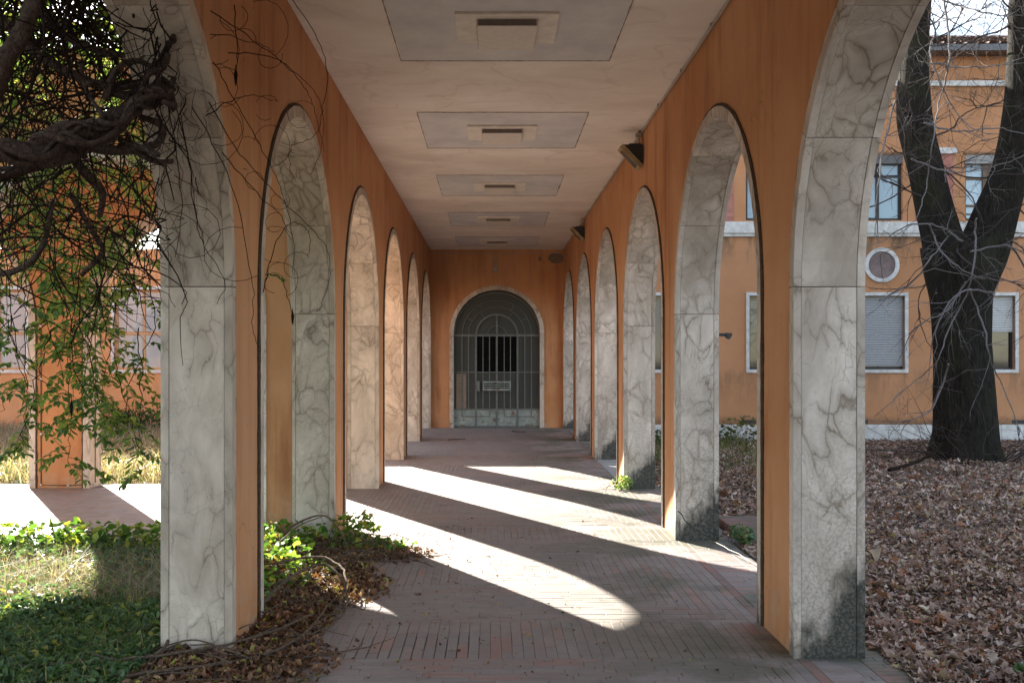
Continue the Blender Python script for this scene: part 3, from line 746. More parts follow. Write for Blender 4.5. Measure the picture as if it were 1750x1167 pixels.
# ------------------------------------------------------------------ ground and paving
def gz(x, y):
    nn = .022*mnoise.noise(Vector((x*.7, y*.7, 0)))+.012*mnoise.noise(Vector((x*2.3, y*2.3, 5)))
    if x > 0:
        t = min(max((y-7)/11, 0), 1); return -.065-.20*t*t*(3-2*t)+nn
    return -.05+nn-.03*(1 if y > 12.2 else 0)
gx = sorted(set(list(np.arange(-14, 16.01, .25))+[-400, -200, -100, -60, -35, -25, -18, 20, 26, 40, 60, 100, 200, 400]))
gy = sorted(set(list(np.arange(1, 22.01, .25))+[-300, -120, -60, -30, -15, -7, -3, -1, 25, 30, 40, 60, 100, 200, 400]))
mb = MB(); mb.v = [(x, y, gz(x, y) if abs(x) < 20 and -2 < y < 23 else -.1) for y in gy for x in gx]
mb.f = [(j*len(gx)+i, j*len(gx)+i+1, (j+1)*len(gx)+i+1, (j+1)*len(gx)+i) for j in range(len(gy)-1) for i in range(len(gx)-1)]
mb.m = [0]*len(mb.f); mb.build('ground', SOIL, smooth=True, kind='structure')

mb = MB()
mb.box(XL-T-.03, near(-8), -.3, GX+.09, YEND-.002, -.006)
mb.box(WLX, WNEAR-T-.12, -.3, XL-T-.031, WFAR+T+.05, -.0062)
mb.box(GX+.0901, near(-1), -.3, GX+.34, near(0)+.3, -.0062)
mb.build('pavement_bed', JOINT, kind='structure')
mb = MB(); mb.col = (1, 1, 1); BW, BL = .0565, .245
RED = False
def brick(x0, y0, x1, y1, rough=0.0):
    g_ = random.uniform(.0005, .0013) + (.0016 if random.random() < .05 else 0)
    if -.80 < x0 < -.10 and 5.0 < y0 < 5.3: g_ = random.uniform(.002, .004)
    r_ = random.random()
    n = mnoise.noise(Vector((x0*1.3, y0*1.3, 2.2)))
    k = random.uniform(.88, 1.1)
    if r_ < .03+.22*max(n, 0): c = (.30, .15, .115)
    elif r_ < .30: c = (.25, .175, .155)
    elif r_ < .8: c = (.245, .20, .185)
    else: c = (.215, .18, .17)
    if RED or (x0 > XR-.002 and x1 < XR+BW+.004): c = (.24, .10, .078) if r_ < .7 else (.17, .10, .085)
    mb.col = tuple(x*k for x in c)
    dz = random.gauss(0, .0004)-(random.random() < .02)*.002
    x0 += g_; x1 -= g_; y0 += g_; y1 -= g_
    t = [dz+random.gauss(0, .0003) for _ in range(4)]
    b = len(mb.v); e = .0018
    mb.v += [(x0, y0, -.008), (x1, y0, -.008), (x1, y1, -.008), (x0, y1, -.008), (x0, y0, t[0]-.0015), (x1, y0, t[1]-.0015), (x1, y1, t[2]-.0015), (x0, y1, t[3]-.0015),
             (x0+e, y0+e, t[0]), (x1-e, y0+e, t[1]), (x1-e, y1-e, t[2]), (x0+e, y1-e, t[3])]
    F = [(8, 9, 10, 11)]+[(4+i, 4+(i+1) % 4, 8+(i+1) % 4, 8+i) for i in range(4)]+[(i, (i+1) % 4, 4+(i+1) % 4, 4+i) for i in range(4)]
    mb.f += [tuple(b+i for i in f) for f in F]; mb.m += [0]*9; mb.c += [mb.col]*12
def course(x0, y0, x1, y1):               # one row of bricks end to end
    lx, ly = x1-x0, y1-y0
    if lx >= ly:
        a = x0; first = random.uniform(.3, 1)*BL
        while a < x1-.004:
            b_ = min(a+first, x1)
            if x1-b_ < .03: b_ = x1
            brick(a, y0, b_, y1); a = b_; first = BL
    else:
        a = y0; first = random.uniform(.3, 1)*BL
        while a < y1-.004:
            b_ = min(a+first, y1)
            if y1-b_ < .03: b_ = y1
            brick(x0, a, x1, b_); a = b_; first = BL
def rowsY(x0, y0, x1, y1):                # courses that run away from the viewer
    n = max(1, round((x1-x0)/BW)); w_ = (x1-x0)/n
    for i in range(n): course(x0+i*w_, y0, x0+(i+1)*w_, y1)
def rowsX(x0, y0, x1, y1):
    n = max(1, round((y1-y0)/BW)); w_ = (y1-y0)/n
    for i in range(n): course(x0, y0+i*w_, x1, y0+(i+1)*w_)
def nest(x0, y0, x1, y1):
    while x1-x0 > BW*1.5 and y1-y0 > BW*1.5:
        w_ = BW
        course(x0, y0, x1-w_, y0+w_); course(x1-w_, y0, x1, y1-w_); course(x0+w_, y1-w_, x1, y1); course(x0, y0+w_, x0+w_, y1)
        x0 += w_; y0 += w_; x1 -= w_; y1 -= w_
    if x1-x0 > .02 and y1-y0 > .02: rowsY(x0, y0, x1, y1)
for i in range(-1, 6):
    y0 = near(i); rowsY(XL, y0, XR, min(y0+PIER, YEND))
    if i < 5: nest(XL, y0+PIER, XR, near(i+1))
    if i < 5 and i != 2:
        rowsY(XR, y0+PIER, XR+BW, near(i+1)); rowsX(XR+BW, y0+PIER, GX-.02, near(i+1))
    rowsX(GX-.02+BW*0, y0, GX+.09, y0+PIER) if False else None
    if i < 5:
        rowsY(XL-BW, y0+PIER, XL, near(i+1)); rowsX(XL-T, y0+PIER, XL-BW, near(i+1))
rowsY(GX-.02, near(0)+.3, GX+.09, near(2)+PIER); RED = True; rowsX(GX-.02, near(-1), GX+.34, near(0)+.3); RED = False
x = XL-T-.03
nest(-1.92-OPEN, WNEAR, XL-T, WFAR)
nest(-1.92-OPEN-BAY, WNEAR, -1.92-OPEN, WFAR); nest(-1.92-OPEN-2*BAY, WNEAR, -1.92-OPEN-BAY, WFAR)
for c in wx[:3]:
    rowsX(c-RA, WFAR, c+RA, WFAR+T+.05); rowsX(c-RA, WNEAR-T-.1, c+RA, WNEAR)
pave = mb.build('pavement', PAVER, kind='structure')
mb = MB(); mb.box(XR+.002, near(2)+PIER+.002, -.01, GX-.01, near(3)-.002, .004)
mb.build('threshold_slab', CEMENT, kind='structure')
mb = MB(); mb.box(GX+.092, near(0)+.3, -.3, GX+.19, near(2), -.025); mb.build('kerb', m_flat('dirty_cement', (.17, .165, .155), .9, var=.5, scale=8), kind='structure')
mb = MB(); mb.col = (.2, .1, .08)
for k in range(16):                        # ribbed red path slab in the garden
    y = 8.25+k*.075; k_ = random.uniform(.85, 1.1); mb.col = (.17*k_, .085*k_, .075*k_); mb.box(GX+.25, y, -.12, 3.02, y+.056, .02)
mb.build('path', PAVER, kind='structure')

# ------------------------------------------------------------------ leaves as numpy fields
def leaf_field(name, P_, size, cols, mat, tilt=.5, aspect=.62, parent=None, curl=.25, heading=None, pitch=None, kind=None, lobed=False):
    """P_: Nx3 positions; every leaf is a folded, curled blade of six triangles"""
    n = len(P_); off = root_off(parent) if parent else Vector((0, 0, 0))
    s = np.asarray(size).reshape(-1, 1)*np.ones((n, 1))
    if lobed:                               # maple / plane like outline
        base = np.array([(0, -.5, 0), (.30, -.28, .04), (.52, .02, .10), (.22, .12, .03), (.20, .42, .06), (0, .62, 0), (-.22, .40, .07), (-.24, .10, .03), (-.50, .0, .09), (-.30, -.3, .05), (0, 0, 0)])
        tris = [(10, i, (i+1)) for i in range(0, 9)]+[(10, 9, 0)]
    else:
        base = np.array([(0, -.5, 0), (.5, -.12, .10), (.36, .25, .12), (0, .5, -.02), (-.36, .25, .12), (-.5, -.12, .10), (0, .05, 0)])
        tris = [(6, 0, 1), (6, 1, 2), (6, 2, 3), (6, 3, 4), (6, 4, 5), (6, 5, 0)]
    base = base*np.array([aspect, 1, 1])
    k = len(base)
    B = np.repeat(base[None], n, 0)
    cu = rng.normal(0, curl, (n, 1)); B[:, :, 2] += cu*(B[:, :, 1]**2)*2+rng.normal(0, curl, (n, 1))*(B[:, :, 0]**2)*2
    B[:, :, 2] += rng.normal(0, curl*.18, (n, k))
    B *= s[:, None]
    yaw = rng.uniform(0, 2*np.pi, n) if heading is None else heading
    pt = rng.normal(0, tilt, n) if pitch is None else pitch; rl = rng.normal(0, tilt, n)
    def rot(B, ax, an):
        c, s_ = np.cos(an)[:, None], np.sin(an)[:, None]; i, j = [(1, 2), (2, 0), (0, 1)][ax]
        o = B.copy(); o[:, :, i] = B[:, :, i]*c-B[:, :, j]*s_; o[:, :, j] = B[:, :, i]*s_+B[:, :, j]*c; return o
    B = rot(B, 1, rl); B = rot(B, 0, pt); B = rot(B, 2, yaw)
    V = (B+P_[:, None, :]-np.array(off)).reshape(-1, 3)
    tr = np.array(tris); F = (tr[None]+np.arange(n)[:, None, None]*k).reshape(-1, 3)
    me = bpy.data.meshes.new(name); me.vertices.add(len(V)); me.vertices.foreach_set('co', V.astype(np.float32).ravel())
    me.loops.add(F.size); me.loops.foreach_set('vertex_index', F.astype(np.int32).ravel())
    me.polygons.add(len(F)); me.polygons.foreach_set('loop_start', np.arange(0, F.size, 3, dtype=np.int32))
    me.update(); me.validate()
    ca = me.color_attributes.new('Col', 'FLOAT_COLOR', 'POINT')
    pal = np.array(cols[0]); wt = np.array(cols[1], float); wt /= wt.sum()
    cc = pal[rng.choice(len(pal), n, p=wt)]*rng.uniform(.7, 1.25, (n, 1))
    cc = np.concatenate([cc, np.ones((n, 1))], 1); cc = np.repeat(cc, k, 0)
    ca.data.foreach_set('color', cc.astype(np.float32).ravel())
    me.materials.append(mat); o = bpy.data.objects.new(name, me); col.objects.link(o)
    if parent: o.parent = parent
    if kind: o['kind'] = kind
    return o
def scatter(n, x0, x1, y0, y1, dens=None):
    out = []
    while len(out) < n:
        m = n*2; X = rng.uniform(x0, x1, m); Y = rng.uniform(y0, y1, m)
        if dens is not None:
            K = rng.uniform(0, 1, m) < dens(X, Y); X, Y = X[K], Y[K]
        out += list(zip(X, Y))
    return np.array(out[:n])
def on_ground(xy, lo, hi, hump=0):
    z = np.array([gz(x, y)+hump*max(0, mnoise.noise(Vector((x*1.1, y*1.1, 9)))+.5*mnoise.noise(Vector((x*3.1, y*3.1, 4)))) for x, y in xy]); return np.column_stack([xy, z+rng.uniform(lo, hi, len(xy))])
DEAD = ([(.30, .20, .16), (.21, .135, .105), (.39, .29, .235), (.47, .38, .32), (.085, .052, .038), (.29, .13, .07), (.42, .33, .18)], [5, 5, 4, 3, 3, 2, .5])
# nearer leaves dense, farther ones larger spread
xyA = scatter(36000, GX+.12, 5.4, 3.6, 9, lambda X, Y: np.clip(1.3-(Y-4)/8, .35, 1))
big = scatter(110, GX+.3, 7.5, 4.2, 14); ob = leaf_field('large_leaves', on_ground(big, .05, .10), rng.uniform(.08, .125, len(big)), ([(.20, .09, .05), (.30, .17, .10), (.13, .07, .045), (.40, .30, .2)], [3, 2, 2, .6]), LITTER, tilt=.5, aspect=.85, curl=.6, lobed=True)
tag(ob, 'larger curled dark brown leaves lying on top of the garden leaf carpet', 'fallen leaves', kind='stuff')
xyB = scatter(48000, GX+.15, 13.5, 8.5, 21.3, lambda X, Y: (X < 2+Y*.62))
xyA = np.vstack([xyA, scatter(900, GX+.02, GX+.40, 4.0, 5.6, lambda X, Y: np.clip((X-GX-.08)*3, 0, 1)*.8)])
_k = lambda a: a[~((a[:, 0] > GX+.22) & (a[:, 0] < 3.02) & (a[:, 1] > 8.28) & (a[:, 1] < 9.3) & (rng.uniform(0, 1, len(a)) < .97))]
xyA, xyB = _k(xyA), _k(xyB)
PA = on_ground(np.vstack([xyA, xyB]), .0, .045, .09); on_ = (PA[:, 0] < GX+.35) & (PA[:, 1] < 5.36); PA[on_, 2] = rng.uniform(.004, .02, on_.sum())
fo = leaf_field('leaf_litter', PA, np.concatenate([rng.gamma(6, .0070, len(xyA)).clip(.015, .10), rng.gamma(6, .0082, len(xyB)).clip(.028, .11)]), DEAD, LITTER, tilt=.36, aspect=.72, curl=.42, lobed=True)
tag(fo, 'thick carpet of fallen brown leaves over the shaded garden right of the corridor', 'fallen leaves', kind='stuff')

GREEN = ([(.065, .13, .06), (.09, .165, .07), (.125, .20, .085), (.26, .29, .08), (.04, .08, .04), (.34, .32, .07)], [5, 5, 3, .8, 3, .5])
# left garden: low ivy and ground cover
def hgt(X, Y): return np.array([.10+.09*mnoise.noise(Vector((x*1.7, y*1.7, 3))) for x, y in zip(X, Y)])
xy = scatter(46000, -5.2, XL-T-.02, 3.9, 8.15, lambda X, Y: (X > -Y*.56))
mask = np.array([mnoise.noise(Vector((x*.9, y*.9, 8))) for x, y in xy])
bare = (np.hypot((xy[:, 0]+2.9)/1.3, (xy[:, 1]-6.75)/.75) < 1+.3*mask)
keep = ~(bare & (rng.uniform(0, 1, len(xy)) < .85)); xyg = xy[keep]
H = np.clip(hgt(xyg[:, 0], xyg[:, 1]), .03, .3)*(1+.2*np.clip(xyg[:, 1]-7.2, 0, 1))
Pg = on_ground(xyg, 0, .01); Pg[:, 2] += H*rng.uniform(.15, 1.05, len(H))
o = leaf_field('ground_cover', Pg, rng.uniform(.028, .070, len(Pg)), GREEN, LEAF, tilt=.55, aspect=.42, curl=.3)
tag(o, 'low green ivy and weeds covering the ground of the left garden', 'ground cover', kind='stuff')
def blades(name, xy, h0, h1, cols, mat, base=None, lean=.35, wd=.006):
    n = len(xy); z = np.array([gz(x, y) for x, y in xy]) if base is None else base
    P0 = np.column_stack([xy, z-.01]); a = rng.uniform(0, 2*np.pi, n); hh = rng.uniform(h0, h1, n); l = np.abs(rng.normal(0, lean, n))*hh
    d = np.column_stack([np.cos(a)*l, np.sin(a)*l, hh]); mid = P0+d*np.array([.35, .35, .6]); tip = P0+d*np.array([1, 1, 1])
    b_ = rng.uniform(0, np.pi, n); sd_ = np.column_stack([np.cos(b_), np.sin(b_), 0*b_])*wd*rng.uniform(.6, 1.4, (n, 1))
    V = np.stack([P0-sd_, P0+sd_, mid+sd_*.7, mid-sd_*.7, tip], 1).reshape(-1, 3)
    k = np.arange(n)[:, None]*5
    F4 = (k+np.array([[0, 1, 2, 3]])); F3 = (k+np.array([[3, 2, 4]]))
    me = bpy.data.meshes.new(name); me.vertices.add(len(V)); me.vertices.foreach_set('co', V.astype(np.float32).ravel())
    L = np.concatenate([F4.ravel(), F3.ravel()]); me.loops.add(len(L)); me.loops.foreach_set('vertex_index', L.astype(np.int32))
    st = np.concatenate([np.arange(n)*4, 4*n+np.arange(n)*3]); me.polygons.add(2*n); me.polygons.foreach_set('loop_start', st.astype(np.int32))
    me.update(); me.validate()
    ca = me.color_attributes.new('Col', 'FLOAT_COLOR', 'POINT')
    pal = np.array(cols[0]); wt = np.array(cols[1], float); wt /= wt.sum(); cc = pal[rng.choice(len(pal), n, p=wt)]*rng.uniform(.7, 1.25, (n, 1))
    cc = np.repeat(np.concatenate([cc, np.ones((n, 1))], 1), 5, 0); ca.data.foreach_set('color', cc.astype(np.float32).ravel())
    me.materials.append(mat); o = bpy.data.objects.new(name, me); col.objects.link(o); return o
GR = ([(.09, .15, .035), (.16, .20, .06), (.30, .27, .13), (.05, .09, .02)], [4, 3, 2, 2])
STRAW = ([(.34, .29, .23), (.26, .20, .155), (.18, .19, .11), (.46, .43, .36), (.11, .15, .06), (.20, .12, .09)], [4, 4, 2, 2, 2, 2])
xyg = scatter(7000, -5.2, XL-T-.05, 3.9, 8.2, lambda X, Y: (X > -Y*.56) & (np.hypot((X+2.9)/1.3, (Y-6.75)/.8) > .9))
tag(blades('grass', xyg, .05, .20, GR, GRASS, lean=.7, wd=.003), 'thin grass growing through the ground cover of the left garden', 'grass', kind='stuff')
xyg = scatter(7500, -4.6, -1.75, 5.9, 7.6, lambda X, Y: np.hypot((X+2.9)/1.4, (Y-6.75)/.8) < 1.05)
tag(blades('dry_grass', xyg, .06, .22, STRAW, GRASS, lean=1.6, wd=.003), 'flattened dry straw in the middle of the left garden', 'dry grass', kind='stuff')
xyg = scatter(34000, -12, XL-T-.1, 12.3, 21.2, lambda X, Y: (X > -Y*.52))
tag(blades('dry_grass', xyg, .06, .38, STRAW, GRASS, lean=1.1, wd=.005), 'sunlit straw coloured tall grass beyond the cross wing', 'dry grass', kind='stuff')
xyl = scatter(9000, -9, XL-T-.1, 12.3, 16.5, lambda X, Y: (X > -Y*.52) & (rng.uniform(0, 1, len(X)) < .4))
Pl = on_ground(xyl, .0, .22); tag(leaf_field('ground_cover', Pl, rng.uniform(.03, .08, len(Pl)), ([(.10, .16, .06), (.22, .24, .10), (.38, .34, .24), (.5, .46, .38)], [3, 2, 2, 1.5]), LEAF, tilt=.7, aspect=.4), 'low mixed weeds and pale seed heads beyond the cross wing', 'weeds', kind='stuff')
xyg = scatter(2600, GX+.15, 5, 14, 21.2, lambda X, Y: (rng.uniform(0, 1, len(X)) < np.clip((Y-13)/7, .05, 1)))
tag(blades('grass', xyg, .08, .35, GR, GRASS, lean=.6, wd=.004), 'tufts of green grass at the foot of the right building', 'grass', kind='stuff')
# brown dead leaves under the left vines and spilling over the paving
def dpt(X, Y):
    D = np.zeros(len(X))
    for cx, cy, rx, ry, k in ((-1.35, 4.95, .50, .55, 1), (-1.15, 5.9, .22, .8, 1), (-1.25, 7.0, .35, .9, 1), (-1.0, 6.6, .3, .5, .8), (-.95, 7.7, .45, .35, .45), (-1.5, 8.1, .4, .4, .7), (-1.6, 6.5, .5, 1.6, .8), (-1.5, 4.4, .5, .5, .8)):
        D = np.maximum(D, k*np.clip(1.25-np.hypot((X-cx)/rx, (Y-cy)/ry), 0, 1))
    return D*1.2
xyd = scatter(17000, -2.9, -.2, 3.9, 8.7, dpt)
zf = np.array([0.0 if x > XL-T-.03 else gz(x, y) for x, y in xyd]); zf += rng.uniform(.003, .06, len(xyd))*np.clip(dpt(xyd[:, 0], xyd[:, 1]), .1, 1)
DEAD2 = ([(.24, .12, .065), (.17, .085, .05), (.34, .20, .12), (.10, .06, .04), (.42, .26, .15), (.36, .33, .08)], [5, 4, 3, 3, 1.5, 1.6])
o = leaf_field('leaf_litter', np.column_stack([xyd, zf]), rng.uniform(.018, .058, len(xyd)), DEAD2, LITTER, tilt=.6, aspect=.55, curl=.6)
tag(o, 'heap of dry brown leaves around the feet of the nearest left piers, spilling on the paving', 'fallen leaves', kind='stuff')
# crumbs on the pavement
xyd = scatter(900, -1.2, 1.5, 4.4, 9.5, lambda X, Y: np.clip(.9-(X+1)*.32-(Y-5)*.1, .05, 1))
o = leaf_field('leaf_crumbs', np.column_stack([xyd, np.full(len(xyd), .006)]), rng.gamma(3, .004, len(xyd)).clip(.004, .045), DEAD2, LITTER, tilt=.3, curl=.6)
tag(o, 'small dry leaf crumbs scattered over the near brick paving', 'leaf crumbs', kind='stuff')
# bright creeper leaves between piers 0 and 1 and behind them
def vine_clump(name, label, cat, blobs, n, size, cols=GREEN, trans=None, group=None):
    Pn = []
    for cx, cy, cz, rx, ry, rz, k in blobs:
        m = int(n*k); q = rng.normal(0, 1, (m, 3)); q /= np.maximum(1, np.linalg.norm(q, axis=1, keepdims=True)/1.7)
        Pn.append(np.array([cx, cy, cz])+q*np.array([rx, ry, rz])*.55)
    Pn = np.vstack(Pn); Pn[:, 2] = np.maximum(Pn[:, 2], .02 if blobs[0][1] < 12 else -.25)
    root = empty(name, tuple(Pn.mean(0)*np.array([1, 1, 0])), label, cat, group)
    leaf_field('foliage', Pn, rng.uniform(size*.5, size*1.2, len(Pn)), cols, LEAF, tilt=.55, aspect=.6, curl=.35, parent=root)
    st = MB()
    for _ in range(max(5, len(Pn)//14)):
        e = Pn[random.randrange(len(Pn))]; b_ = Vector((e[0]+random.uniform(-.2, .2), e[1]+random.uniform(-.2, .2), 0.0))
        m_ = (Vector(e)+b_)/2+Vector((random.uniform(-.05, .05), random.uniform(-.05, .05), .05)); st.tube([b_, m_, Vector(e)], [.003, .0025, .0015], 4)
    st.build('stems', RUNNER, root, kind='stuff')
    return root
BRG = ([(.14, .26, .04), (.22, .34, .06), (.07, .15, .03), (.38, .36, .06), (.28, .20, .07)], [5, 3, 3, 1.5, 1])
vine_clump('creeper', 'bright green creeper growing between the nearest two left piers', 'creeper',
    [(-1.55, 7.1, .11, .30, .7, .10, .50), (-1.3, 6.8, .05, .22, .5, .04, .2), (-1.62, 6.3, .07, .25, .5, .08, .22)], 420, .085, BRG)
vine_clump('creeper', 'leafy creeper spilling round the foot of the second left pier onto the bricks', 'creeper',
    [(-1.12, 8.35, .11, .2, .3, .12, .45), (-.95, 7.95, .03, .38, .25, .03, .35), (-1.55, 8.0, .10, .4, .2, .10, .4)], 330, .07, BRG)
vine_clump('creeper', 'row of green and yellow creeper along the near edge of the cross wing paving', 'creeper',
    [(-3.9+.45*k, 7.85+.1*math.sin(k*2), .12, .34, .22, .11, .15) for k in range(6)], 760, .085, ([(.07, .15, .03), (.12, .22, .04), (.30, .32, .05), (.22, .28, .05)], [4, 3, 1.5, 2]))
vine_clump('weed', 'small pale green weed at the foot of the third right pier', 'weed', [(1.47, 11.45, .07, .13, .1, .09, 1)], 170, .045, ([(.22, .32, .10), (.30, .38, .16), (.12, .2, .05)], [3, 2, 1]))
vine_clump('weed', 'dark green weed beside the second right pier on the garden edge', 'weed', [(2.02, 8.2, .06, .08, .22, .09, 1)], 140, .05)
for i, (x, y) in enumerate(((3.1, 5.1), (3.35, 5.0), (2.55, 4.75), (3.3, 4.7))):
    vine_clump('weed', ['feathery grey green weed rosette in the fallen leaves, left of its twin', 'feathery grey green weed rosette in the fallen leaves, right of its twin', 'little weed next to the nearest right pier foot', 'little weed at the lower right edge of the leaves'][i], 'weed',
               [(x, y, .03, .09, .09, .03, 1)], 40, .055, ([(.10, .17, .08), (.14, .2, .1)], [1, 1]))
SHRUB = ([(.03, .06, .02), (.05, .09, .03), (.08, .12, .035)], [3, 3, 1])
def shrub(x, y, w_, h, label, n=1500, cols=SHRUB, size=.07):
    q = rng.normal(0, 1, (n, 3)); q /= np.linalg.norm(q, axis=1, keepdims=True); q *= rng.uniform(.45, 1.05, (n, 1))
    q *= 1+.25*np.array([[mnoise.noise(Vector(v)*2.2+Vector((x, y, 0)))] for v in q])
    Pn = np.array([x, y, -.08+h*.5])+q*np.array([w_/2, w_/2.4, h*.52])
    root = empty('shrub', (x, y, -.08), label, 'shrub')
    leaf_field('foliage', Pn, rng.uniform(size*.6, size*1.2, n), cols, LEAF, tilt=.8, aspect=.55, curl=.3, parent=root)
    st = MB()
    for _ in range(9): 
        e = Pn[random.randrange(n)]; st.tube([(x+random.uniform(-.1, .1), y, -.1), ((x+e[0])/2, (y+e[1])/2, e[2]*.6), tuple(e)], [.014, .01, .004], 5)
    st.build('stems', WTWIG, root, kind='stuff')
shrub(-7.2, 20.4, 1.7, .55, 'dark green shrub against the low building, below the pale window')
shrub(-8.6, 20.6, 1.2, .45, 'smaller dark shrub left of the one below the pale window', 900)
shrub(-9.9, 17.5, 1.5, 1.1, 'yellow green bush at the left edge beyond the cross wing', 1300, ([(.16, .2, .05), (.24, .26, .08), (.10, .14, .04)], [3, 2, 2]), .09)
for i, (x, y, ww, hh, k) in enumerate(((5.05, 20.3, .55, .34, 260), (4.35, 20.5, .6, .22, 240), (3.3, 19.5, .5, .2, 200))):
    vine_clump('weed', ['yellowish weeds at the foot of the right building beside the nearest pier edge', 'green weeds at the foot of the right building in the middle of the arch gap', 'low green weeds behind the third right pier'][i], 'weed',
        [(x, y, -.2+hh*.6, ww, .4, hh, 1)], k, .09, ([(.14, .15, .05), (.2, .19, .07), (.08, .11, .04)], [3, 2, 2]) if i == 0 else ([(.06, .10, .03), (.1, .14, .04)], [3, 2]))

# ------------------------------------------------------------------ dry runners, sticks and loose things on the floor
def runner(pts, r, label=None, name='vine_runner', mat=RUNNER, cat='dry vine', group='dry vine runners round the nearest left piers', n=6):
    s = spline(pts, 6); m = MB()
    s = [Vector(q)+Vector((random.gauss(0, .004), random.gauss(0, .004), random.gauss(0, .002))) for q in s]
    m.tube(s, [r*(1-.5*i/len(s)) for i in range(len(s))], n)
    o = m.build(name, mat, smooth=True)
    return tag(o, label, cat, group)
rl = [('long dry vine runner sweeping from the leaves past the nearest left pier', [(-1.95, 4.55, .03), (-1.5, 4.65, .06), (-1.1, 4.95, .05), (-.95, 5.5, .07), (-1.0, 6.2, .04)], .011),
      ('dry vine runner lying at the foot of the nearest left pier', [(-2.2, 4.75, .05), (-1.6, 4.85, .07), (-1.2, 5.1, .09), (-.98, 5.55, .10)], .009),
      ('thin runner looping at the lower left of the nearest pier', [(-1.6, 5.0, .1), (-1.62, 4.75, .03), (-1.35, 4.5, .03), (-.95, 4.55, .03), (-.8, 4.8, .02)], .010),
      ('large dry vine loop in the gap behind the nearest left pier', [(-1.35, 5.9, .05), (-1.25, 6.2, .14), (-1.1, 6.5, .17), (-.93, 6.3, .12), (-.85, 5.9, .05), (-.9, 5.5, .03), (-1.1, 5.3, .03)], .011),
      ('inner dry vine loop in the gap behind the nearest left pier', [(-1.4, 6.6, .16), (-1.15, 6.75, .17), (-.95, 6.5, .13), (-.9, 6.1, .08), (-.88, 5.7, .04)], .009),
      ('arched dry runner standing up before the second left pier', [(-1.7, 7.6, .05), (-1.5, 7.8, .22), (-1.3, 7.9, .26), (-1.15, 7.75, .14), (-1.05, 7.5, .04)], .009),
      ('straight dry stem leaning before the second left pier', [(-1.65, 7.0, .04), (-1.5, 7.6, .2), (-1.35, 8.0, .24)], .007)]
for l, p, r_ in rl: runner(p, r_, l)
STEMS = []
for k in range(60):                        # finer ones inside the heap
    x, y = random.uniform(-1.7, -.95), random.uniform(4.4, 8.0); a = random.uniform(0, 6.28); p = []; z = random.uniform(.03, .09)
    for j in range(6):
        p.append((min(x, -.75), y, z+.02*math.sin(j*1.7+k))); a += random.gauss(0, .6); x += math.cos(a)*.17; y += math.sin(a)*.2
    STEMS.append((p[0], p, random.uniform(.003, .006)))
m = MB()
for _, p, r_ in STEMS:
    s_ = spline(p, 5); m.tube([Vector(q) for q in s_], [r_*(1-.5*i/len(s_)) for i in range(len(s_))], 5)
tag(m.build('vine_stems', RUNNER, smooth=True), 'fine dry vine stems tangled through the brown leaf heap at the left piers', 'vine stems', kind='stuff')
tw = [('twigs trailing from the creeper far onto the sunlit bricks', [(-1.1, 8.0, .03), (-.85, 7.7, .03), (-.6, 7.55, .02), (-.38, 7.45, .04)]),
      ('forked twig lying across the shadow edge on the bricks', [(-1.0, 7.4, .02), (-.8, 7.3, .03), (-.55, 7.35, .02), (-.42, 7.2, .01)]),
      ('slim twig lying over the near brick course', [(-1.0, 4.95, .02), (-.8, 5.05, .025), (-.62, 5.2, .015)])]
for l, p in tw:
    m = MB(); s = spline(p, 6); m.tube(s, .004, 5)
    for k in range(8):
        q = Vector(s[random.randrange(3, len(s))]); m.tube([q, q+Vector((random.uniform(-.12, .12), random.uniform(-.1, .1), random.uniform(0, .03)))], [.0025, .0012], 4)
    tag(m.build('twig', RUNNER), l, 'twig')
runner([(-.80, 18.2, .012), (-.62, 18.35, .014), (-.48, 18.4, .012)], .008, 'short stick on the bricks left of the door axis', 'stick', WTWIG, 'stick', None)
runner([(.40, 20.3, .012), (.52, 20.2, .012), (.66, 20.1, .014)], .008, 'short stick on the bricks right before the door', 'stick', WTWIG, 'stick', None)
runner([(1.52, 8.25, .25), (1.60, 8.15, .14), (1.74, 7.9, .06), (1.84, 7.4, .04), (1.90, 6.9, .02)], .005, 'black cable hanging off the second right pier and trailing over the threshold', 'cable', BLACK, 'cable', None)
runner([(1.512, 15.3, .42), (1.56, 14.9, .28), (1.66, 14.75, .15), (1.74, 14.74, .1)], .004, 'black cable looped against the fourth right pier', 'cable', BLACK, 'cable', None)
runner([(4.3, 14.9, -.14), (4.6, 15.0, .0), (4.9, 15.0, .10), (5.0, 15.0, .2)] and [(5.8, 14.8, -.15), (6.3, 15.0, -.05), (6.6, 15.1, .10), (6.72, 15.1, .22)], .03, 'dark fallen branch poking out of the leaves left of the tree', 'fallen_branch', WTWIG, 'branch', None)
root = empty('cable', (-4.87, WFAR, 0), 'thin dark cable with white clips framing the orange wing pier behind the wisteria', 'cable')
m = MB(); x0, x1 = -5.25+.085, -4.46-.085; yy = WFAR-.008
m.tube([(x0, yy, 2.6), (x0, yy, 1.2), (x0, yy, .035), ((x0+x1)/2, yy, .03), (x1, yy, .05), (x1, yy, 1.2), (x1, yy, 2.6)], .006, 6); m.build('wire', SEAL, root)
cm_ = m_flat('white_clip', (.7, .68, .64), .5)
for x, z in ((x0, .04), (x0, .62), (x0, 1.25), (x0, 1.85), (x1, .05), (x1, .7), (x1, 1.3), (x1, 1.9), ((x0+x1)/2, .03)):
    m = MB(); m.box(x-.011, yy-.012, z-.011, x+.011, yy+.006, z+.011); m.build('clip', cm_, root, bevel=.003)
